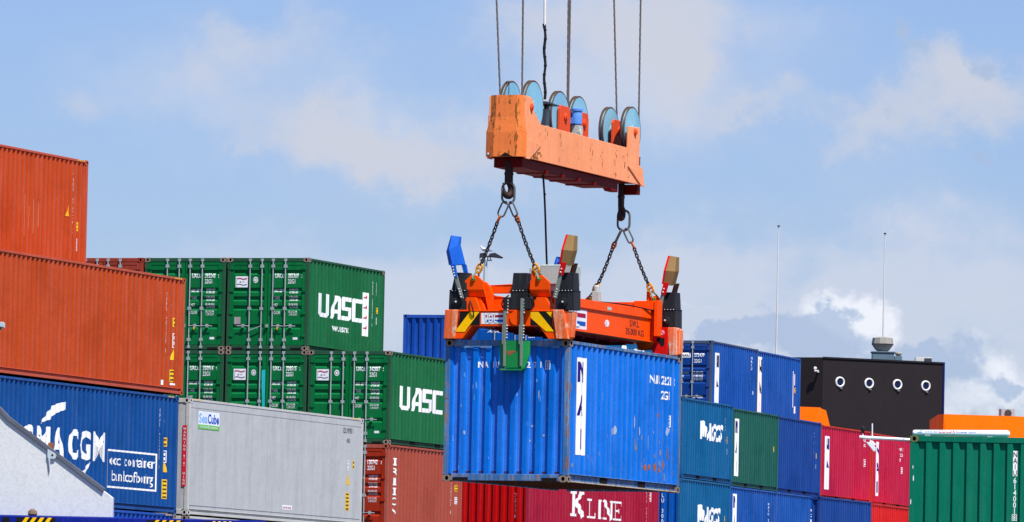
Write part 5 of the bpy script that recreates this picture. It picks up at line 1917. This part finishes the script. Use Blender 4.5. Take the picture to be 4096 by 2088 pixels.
# lamp head poking in at the left edge
lm = tag(empty("deck_lamp", (-8.6, 120, 5.7 + G0)), "small grey lamp head poking in at the left edge before the orange-brown container", "lamp")
lm["_base"] = (-8.6, 120, 5.7 + G0)
mb = MB()
mb.box(-8.75, -8.29, 119.93, 120.07, 5.845 + G0, 5.93 + G0).box(-8.31, -8.275, 119.95, 120.05, 5.83 + G0, 5.915 + G0)
mb.build("housing", paint("lamp_grey_paint", S(170, 186, 190), rust=0.0, fade=0.2, dent=0), lm, bevel=0.01)
MB().box(-8.72, -8.33, 119.95, 120.05, 5.80 + G0, 5.845 + G0).build("lens", plain("lamp_dark_glass", (0.06, 0.07, 0.08), rough=0.2), lm)
mb = MB().tube([(-8.7, 120, 5.89 + G0), (-9.3, 120, 5.89 + G0), (-9.35, 120, 5.8 + G0), (-9.35, 120, 0)], 0.05, 10)
mb.build("post", GALV, lm, smooth=True)

# white pipe mast left of the sea green container
pm = tag(empty("pipe_mast", (7.62, 137.0, 0)), "white horizontal pipe with an upright antenna and black ball lamp beside the sea green container", "mast")
pm["_base"] = (7.62, 137.0, 0)
PW = paint("white_mast_paint", S(225, 230, 234), rust=0.0, fade=0.2, dent=0)
MB().tube([(6.555, 137, 4.955 + G0), (7.75, 137, 4.915 + G0)], 0.031, 12).build("boom", PW, pm, smooth=True)
MB().tube([(7.68, 137.05, 0.0), (7.68, 137.05, 4.92 + G0)], 0.05, 10).build("post", PW, pm, smooth=True)
MB().tube([(6.795, 137, 4.93 + G0), (6.790, 137, 5.215 + G0)], 0.013, 8).build("antenna", PW, pm, smooth=True)
mb = MB().tube([(6.62, 137, 4.95 + G0), (6.618, 137, 5.03 + G0)], 0.010, 6)
mb.build("lamp_stem", PW, pm)
mb = MB().lathe([(0.012, 0), (0.025, 0.02), (0.042, 0.07), (0.042, 0.11), (0.025, 0.13), (0.01, 0.135)], (6.618, 137, 5.025 + G0), "z", 14)
mb.build("ball_lamp", plain("black_lamp_glass", (0.025, 0.026, 0.028), rough=0.3), pm, smooth=True)
mb = MB()
mb.prism([(6.68, 4.86 + G0), (6.76, 4.865 + G0), (6.86, 4.765 + G0), (6.86, 4.70 + G0), (6.83, 4.685 + G0)], "y", 136.95, 137.05)
mb.tube([(6.765, 137, 4.93 + G0), (6.757, 137, 4.82 + G0)], 0.017, 8)
mb.tube([(6.775, 137, 4.885 + G0), (6.85, 137, 4.81 + G0)], 0.024, 8)
mb.build("bracket", PW, pm, bevel=0.005)
mb = MB()
for x in (7.0, 7.19, 7.38):
    mb.prism([(x - 0.02, 4.915 + G0), (x + 0.02, 4.915 + G0), (x + 0.006, 4.945 + G0), (x - 0.006, 4.945 + G0)], "y", 136.962, 136.972)
mb.build("nozzle", GALV, pm)

# white tube lying on the sea green container's roof
NGM = Matrix.Translation((8.6058, 134.9258, 2.9177)) @ Euler((0, 0, -R(3.5))).to_matrix().to_4x4()
tb = tag(empty("white_tank", NGM @ Vector((-0.2, 0.62, 2.896)), 3.5), "white rounded tube with red and blue lettering on top of the sea green container", "tank")
mb = MB()
A0, A1 = -0.98, 0.82
pts, rad = [], []
for k in range(7):
    a = math.pi / 2 * k / 6
    pts.append((A0 + 0.04 - 0.04 * math.cos(a), 0, 0.072))
    rad.append(max(0.01, 0.052 * math.sin(a)))
for k in range(9):
    a = math.pi / 2 * k / 8
    pts.append((A1 - 0.07 + 0.07 * math.sin(a), 0, 0.082))
    rad.append(max(0.012, 0.068 * math.cos(a) ** 0.7))
mb.tube(pts, rad, 20)
WT = paint("glossy_white_paint", (0.80, 0.82, 0.84), rust=0.0, fade=0.1, rough=0.35, dent=0)
mb.build("shell", WT, tb, smooth=True)
mb = MB()
for x in (-0.7, 0.45):
    mb.box(x - 0.05, x + 0.05, -0.05, 0.05, 0.001, 0.04)
mb.build("cradle", GALV, tb)


def tubewrap(r_):
    def f(s, t):
        rr = 0.052 + (0.068 - 0.052) * (s - A0) / (A1 - A0)
        zc = 0.072 + 0.010 * (s - A0) / (A1 - A0)
        a = t / rr
        return (s, -(rr + r_) * math.cos(a), zc + (rr + r_) * math.sin(a))
    return f


Marks().text("www.Kri", -0.76, 0.008, 0.036, 0.75, 0.01, width=0.26).text("Kluster.com", -0.17, 0.008, 0.034, 0.75, 0.01, width=0.36).build("blue_lettering", plain("web_blue_print", (0.05, 0.16, 0.48)), tb, tubewrap(0.003))
Marks().text("COLOR", -0.49, 0.004, 0.048, 0.8, 0.025, width=0.30).build("red_lettering", plain("web_red_print", (0.55, 0.06, 0.10)), tb, tubewrap(0.003))
Marks().poly([(-0.89, 0.005), (-0.80, 0.005), (-0.78, 0.05), (-0.84, 0.046)]).build("blue_logo", plain("web_blue_logo", (0.02, 0.22, 0.62)), tb, tubewrap(0.003))

# ------------------------------------------------------------------ far buildings, poles, light mast
BLK = paint("dark_cladding", S(40, 36, 38), rust=0.0, fade=0.2, rough=0.7, dent=0, streak=1.0, fadecol=S(52, 46, 46), mottle=0.25)
Z0 = G0
bb = tag(empty("dark_building", (19.0, 384, 0)), "dark windowless building with a row of four white-ringed portholes, behind the containers", "building")
bb["_base"] = (19.0, 384, 0)
ang = R(28)
ux, uy = math.cos(ang), math.sin(ang)
CX, CY = 16.232, 380.0
WLEN = (22.508 - 16.232) / (ux - 22.508 / 380 * uy) if True else 0
WLEN = 7.33


def wpt(d, z, out=0.0):
    return (CX + ux * d + uy * out, CY + uy * d - ux * out, z)


ztop = 17.845 + Z0
zl = 17.77 + Z0
b = MB()
foot = [(CX, CY), (CX + ux * WLEN, CY + uy * WLEN), (CX + ux * WLEN - uy * 6, CY + uy * WLEN + ux * 6), (CX - 2.4 - uy * 6, CY + 2.2 + ux * 6), (CX - 2.4, CY + 1.1)]
b.prism(foot, "z", 0.0, ztop)
b.build("wall", BLK, bb)
b = MB()
b.tube([wpt(WLEN - 0.02, 0.0, 0.03), wpt(WLEN - 0.02, ztop, 0.03)], 0.05, 6)
b.build("corner_trim", plain("navy_corner_trim", (0.012, 0.02, 0.16)), bb)
b = MB()
pr_ = [wpt(0, ztop + 0.003, 0.05), wpt(WLEN, ztop + 0.003, 0.05)]
b.add([wpt(-0.02, ztop - 0.05, 0.0), wpt(WLEN + .02, ztop - 0.05, 0.0), wpt(WLEN + .02, ztop + 0.03, 0.0), wpt(-0.02, ztop + 0.03, 0.0), wpt(-0.02, ztop - 0.05, 0.06), wpt(WLEN + .02, ztop - 0.05, 0.06), wpt(WLEN + .02, ztop + 0.03, 0.06), wpt(-0.02, ztop + 0.03, 0.06)],
      [(0, 1, 2, 3), (7, 6, 5, 4), (0, 4, 5, 1), (1, 5, 6, 2), (2, 6, 7, 3), (3, 7, 4, 0)])
b.build("roof_edge", plain("black_roof_edge", (0.02, 0.02, 0.024)), bb)
RINGW = plain("white_porthole_ring", (0.80, 0.80, 0.79))
for i, X in enumerate((17.111, 18.62, 20.09, 21.558)):
    # distance along the wall that lines up with the bearing X/380
    k = X / 380.0
    d = (k * CY - CX) / (ux - k * uy)
    z = (16.575 + Z0) * 1.0 + (0.0 if i else 0.0)
    zc = 16.60 + Z0 + (d - 1.0) * 0.0
    ringm = MB()
    N = 28
    prof_r = ((0.19, 0.0), (0.19, 0.05), (0.225, 0.08), (0.27, 0.06), (0.28, 0.0))
    vs = []
    for (rr, oo) in prof_r:
        for q in range(N):
            a = 2 * math.pi * q / N
            vs.append(wpt(d + rr * math.cos(a), zc + rr * math.sin(a), oo + 0.002))
    fs = []
    for r_ in range(len(prof_r) - 1):
        for q in range(N):
            l = (q + 1) % N
            fs.append((r_ * N + q, r_ * N + l, (r_ + 1) * N + l, (r_ + 1) * N + q))
    ringm.add(vs, fs)
    po = ringm.build("porthole", RINGW, bb, smooth=True)
    g = MB().add([wpt(d + 0.192 * math.cos(2 * math.pi * q / N), zc + 0.192 * math.sin(2 * math.pi * q / N), 0.02) for q in range(N)], [tuple(range(N))])
    g.build("glass", plain("dark_porthole_glass", (0.01, 0.016, 0.05), rough=0.08), po).location = (0, 0, 0)
    l = MB()
    l.add([wpt(d - 0.02, zc - 0.34, 0.01), wpt(d + 0.12, zc - 0.34, 0.01), wpt(d + 0.12, zc - 0.29, 0.01), wpt(d - 0.02, zc - 0.29, 0.01), wpt(d - 0.02, zc - 0.34, 0.09), wpt(d + 0.12, zc - 0.34, 0.09), wpt(d + 0.12, zc - 0.29, 0.09), wpt(d - 0.02, zc - 0.29, 0.09)],
          [(3, 2, 1, 0), (4, 5, 6, 7), (0, 1, 5, 4), (1, 2, 6, 5), (2, 3, 7, 6), (3, 0, 4, 7)])
    l.build("drip_spout", plain("grey_spout", (0.22, 0.22, 0.23)), po).location = (0, 0, 0)
cam_ = MB()
cam_.lathe([(0.06, -0.1), (0.085, -0.08), (0.085, 0.0), (0.06, 0.0)], (15.82, 379.9, 17.26 + Z0), "y", 14)
cam_.box(15.78, 16.0, 379.8, 379.95, 17.10 + Z0, 17.17 + Z0)
cam_.box(15.93, 16.02, 379.8, 380.9, 17.05 + Z0, 17.12 + Z0)
cam_.build("wall_camera", plain("white_camera_paint", (0.7, 0.7, 0.7)), bb)

VENT = paint("stone_grey_vent_paint", S(150, 148, 138), rust=0.05, fade=0.3, dent=0)
VENTB = paint("blue_grey_vent_paint", S(96, 118, 130), rust=0.05, fade=0.3, dent=0)
ex = tag(empty("roof_ventilator", (19.45, 383.5, ztop)), "large mushroom-shaped grey roof ventilator on a square base, on the dark building", "ventilator")
ex["_base"] = (19.45, 383.5, ztop)
zb = 17.78 + Z0
MB().box(18.93, 20.07, 383.0, 384.1, ztop, 18.27 + Z0 + 0.03).box(18.88, 20.12, 382.95, 384.15, 18.30 + Z0, 18.36 + Z0).build("base_box", VENTB, ex, bevel=0.01)
MB().lathe([(0.30, 0.0), (0.30, 0.05), (0.37, 0.09), (0.57, 0.38), (0.57, 0.41), (0.52, 0.72), (0.22, 0.78)], (19.47, 383.5, 18.36 + Z0), "z", 10).build("cowl", VENT, ex)
MB().lathe([(0.578, 0.0), (0.578, 0.03)], (19.47, 383.5, 18.36 + Z0 + 0.38), "z", 10).build("cowl_seam", DARKHOLE, ex)
sv = tag(empty("vent_pipe", (20.30, 383.6, ztop)), "small capped grey vent pipe beside the large roof ventilator", "vent pipe")
sv["_base"] = (20.30, 383.6, ztop)
MB().box(20.12, 20.50, 383.4, 383.8, ztop, 18.15 + Z0).box(20.06, 20.14, 383.45, 383.6, 18.0 + Z0, 18.12 + Z0).build("base_box", VENTB, sv, bevel=0.01)
MB().lathe([(0.12, 0), (0.12, 0.06), (0.19, 0.10), (0.19, 0.17), (0.14, 0.21)], (20.32, 383.6, 18.15 + Z0), "z", 14).build("cap", VENT, sv)
ac = tag(empty("rooftop_cooler", (21.6, 384.6, ztop)), "white and dark grey boxed cooling unit at the end of the dark building's roof", "cooling unit")
ac["_base"] = (21.6, 384.6, ztop)
MB().box(21.25, 22.12, 384.3, 385.0, ztop, 18.16 + Z0).build("casing", paint("cooler_white_paint", S(205, 205, 198), rust=0.0, fade=0.3, dent=0), ac, bevel=0.01)
b = MB().box(21.72, 22.11, 384.275, 384.299, ztop + 0.02, 18.11 + Z0)
b.build("grille", plain("dark_grille", (0.05, 0.055, 0.065)), ac)

ORB = paint("signal_orange_wall_paint", S(255, 112, 0), rust=0.0, fade=0.12, rough=0.6, dent=0)
ob = tag(empty("orange_building", (23.0, 352, 0)), "low orange building with a flat roof, right of the dark building", "building")
ob["_base"] = (23.0, 352, 0)
b = MB()
b.prism([(20.535, 350.9), (20.75, 350.0), (27.5, 351.8), (27.5, 358), (20.535, 358)], "z", 0.0, 13.845 + Z0)
b.build("wall", ORB, ob)
b = MB()
b.add([(20.535, 350.9, 13.80 + Z0), (20.745, 350.0, 13.80 + Z0), (20.90, 349.985, 12.6 + Z0), (20.535, 350.88, 12.6 + Z0)], [(0, 1, 2, 3)])
b.build("corner_facet", ORB, ob)
ac = tag(empty("air_conditioner", (24.3, 352.5, 13.845 + Z0)), "grey fan unit standing on the orange building's roof at the right edge", "air conditioner")
ac["_base"] = (24.3, 352.5, 13.845 + Z0)
MB().box(23.56, 24.30, 352.4, 352.8, 13.845 + Z0, 14.26 + Z0).build("casing", paint("ac_grey_paint", S(150, 166, 170), rust=0, fade=0.2, dent=0), ac, bevel=0.01)
MB().lathe([(0.17, -0.03), (0.17, 0.0), (0.14, 0.0)], (23.98, 352.4, 14.04 + Z0), "y", 22).build("fan", plain("fan_dark", (0.05, 0.055, 0.06)), ac)
MB().box(23.57, 23.66, 352.385, 352.399, 13.87 + Z0, 14.24 + Z0).build("side_grille", plain("ac_dark_panel", (0.09, 0.11, 0.12)), ac)
o2 = tag(empty("orange_annex", (14.4, 352, 0)), "small orange block with a stepped, slanting edge, low in front of the dark building", "building")
o2["_base"] = (14.4, 352, 0)
MB().prism([(12.2, 0.0), (12.2, 14.09 + Z0), (14.86, 14.035 + Z0), (14.91, 13.98 + Z0), (15.13, 13.90 + Z0), (15.36, 13.05 + Z0), (15.36, 0.0)], "y", 350, 356).build("wall", ORB, o2)

POLEW = plain("white_flagpole_paint", (0.60, 0.60, 0.60))
for (x, lab) in ((14.52, "tall white tapering pole nearest the bright blue containers"), (20.335, "tall white tapering pole rising behind the mushroom ventilator")):
    zt = (25.867 if x < 16 else 25.578) + Z0
    f = tag(empty("flagpole", (x, 400, 0)), lab, "flagpole", "flagpoles beside the dark building")
    f["_base"] = (x, 400, 0)
    MB().tube([(x, 400, 0), (x, 400, zt * 0.6), (x, 400, zt)], [0.10, 0.065, 0.025], 10).build("pole", POLEW, f, smooth=True)
    MB().lathe([(0.03, 0), (0.085, 0.02), (0.085, 0.05), (0.02, 0.09)], (x, 400, zt), "z", 10).build("cap", plain("dark_pole_cap", (0.05, 0.04, 0.04)), f)

lmst = tag(empty("light_mast", (-1.08, 300, 0)), "slim light mast with dark floodlights on top, behind the chain near the blue flipper", "light mast")
lmst["_base"] = (-1.08, 300, 0)
LG = plain("pale_mast_grey", (0.42, 0.50, 0.52))
DG = plain("dark_floodlight_grey", (0.035, 0.035, 0.05))
MB().tube([(-1.08, 300, 0), (-1.08, 300, 17.78 + Z0)], [0.10, 0.075], 10).build("pole", LG, lmst, smooth=True)
MB().tube([(-1.32, 300, 17.775 + Z0), (-0.82, 300, 17.775 + Z0)], 0.03, 8).box(-0.90, -0.86, 299.97, 300.03, 17.775 + Z0, 17.90 + Z0).box(-1.33, -1.30, 299.97, 300.03, 17.80 + Z0, 17.93 + Z0).build("cross_arm", LG, lmst)
MB().prism([(-1.34, 17.87 + Z0), (-1.33, 18.04 + Z0), (-1.20, 18.07 + Z0), (-1.03, 18.05 + Z0), (-1.02, 17.92 + Z0)], "y", 299.8, 300.2).build("floodlight", DG, lmst, bevel=0.01)
MB().prism([(-1.0, 17.90 + Z0), (-0.92, 18.04 + Z0), (-0.70, 18.08 + Z0), (-0.36, 17.89 + Z0), (-0.44, 17.87 + Z0), (-0.80, 17.91 + Z0)], "y", 299.75, 300.25).build("floodlight", DG, lmst, bevel=0.01)
MB().box(-1.02, -0.98, 299.98, 300.02, 17.79 + Z0, 17.96 + Z0).build("bracket", DG, lmst)

# gull on the floodlight: one continuous body grown from a chain of sections
gl = tag(empty("gull", (-1.12, 300, 18.07 + Z0)), "pale gull standing on the floodlights of the light mast", "bird")
gl["_base"] = (-1.12, 300, 18.07 + Z0)
mb = MB()
gz = 18.07 + Z0
sec = [((-0.80, gz + 0.075), 0.008), ((-0.90, gz + 0.095), 0.03), ((-1.02, gz + 0.125), 0.065), ((-1.12, gz + 0.14), 0.078), ((-1.20, gz + 0.16), 0.068), ((-1.245, gz + 0.20), 0.042), ((-1.262, gz + 0.245), 0.040), ((-1.285, gz + 0.265), 0.038), ((-1.315, gz + 0.262), 0.024), ((-1.345, gz + 0.256), 0.010), ((-1.38, gz + 0.248), 0.003)]
mb.tube([(p[0], 300, p[1]) for p, _ in sec], [r_ for _, r_ in sec], 12)
mb.build("body", paint("white_plumage", (0.62, 0.62, 0.64), rust=0, fade=0.1, dent=0), gl, smooth=True)
mb = MB()
for sy in (-1, 1):
    mb.prism([(-1.19, gz + 0.17), (-1.05, gz + 0.185), (-0.86, gz + 0.12), (-0.74, gz + 0.075), (-0.90, gz + 0.09), (-1.10, gz + 0.10)], "y", 300 + sy * 0.062, 300 + sy * 0.078)
mb.build("wing", plain("grey_wing_feathers", (0.22, 0.24, 0.28)), gl)
mb = MB()
for sy in (-1, 1):
    mb.tube([(-1.10, 300 + sy * 0.025, gz), (-1.10, 300 + sy * 0.025, gz + 0.08)], 0.006, 6)
mb.build("leg", plain("pink_legs", (0.45, 0.25, 0.2)), gl)

# ------------------------------------------------------------------ ground and water
gm = bpy.data.materials.new("yard_asphalt")
gm.use_nodes = True
nt = gm.node_tree
pb = nt.nodes["Principled BSDF"]
nz = nt.nodes.new("ShaderNodeTexNoise")
nz.inputs["Scale"].default_value = 0.4
nz.inputs["Detail"].default_value = 8
nt.links.new(mixc(nt, nz.outputs["Fac"], (0.07, 0.07, 0.072), (0.16, 0.155, 0.15)), pb.inputs["Base Color"])
pb.inputs["Roughness"].default_value = 0.85
g = MB().box(-3000, 3000, 95, 5000, -3.0, 0.0).build("ground", gm)
tag(g, kind="structure")
wm = bpy.data.materials.new("harbour_water")
wm.use_nodes = True
nt = wm.node_tree
pb = nt.nodes["Principled BSDF"]
pb.inputs["Base Color"].default_value = (0.02, 0.05, 0.06, 1)
pb.inputs["Roughness"].default_value = 0.12
nz = nt.nodes.new("ShaderNodeTexNoise")
nz.inputs["Scale"].default_value = 0.8
nz.inputs["Detail"].default_value = 5
bp = nt.nodes.new("ShaderNodeBump")
bp.inputs["Strength"].default_value = 0.4
nt.links.new(nz.outputs["Fac"], bp.inputs["Height"])
nt.links.new(bp.outputs[0], pb.inputs["Normal"])
w_ = MB().add([(-3000, -2000, -1.2), (3000, -2000, -1.2), (3000, 94.99, -1.2), (-3000, 94.99, -1.2)], [(0, 1, 2, 3)]).build("water", wm)
tag(w_, kind="structure")

for o in list(bpy.data.objects):
    if "_base" in o:
        del o["_base"]
bpy.data.objects.remove(_fo)
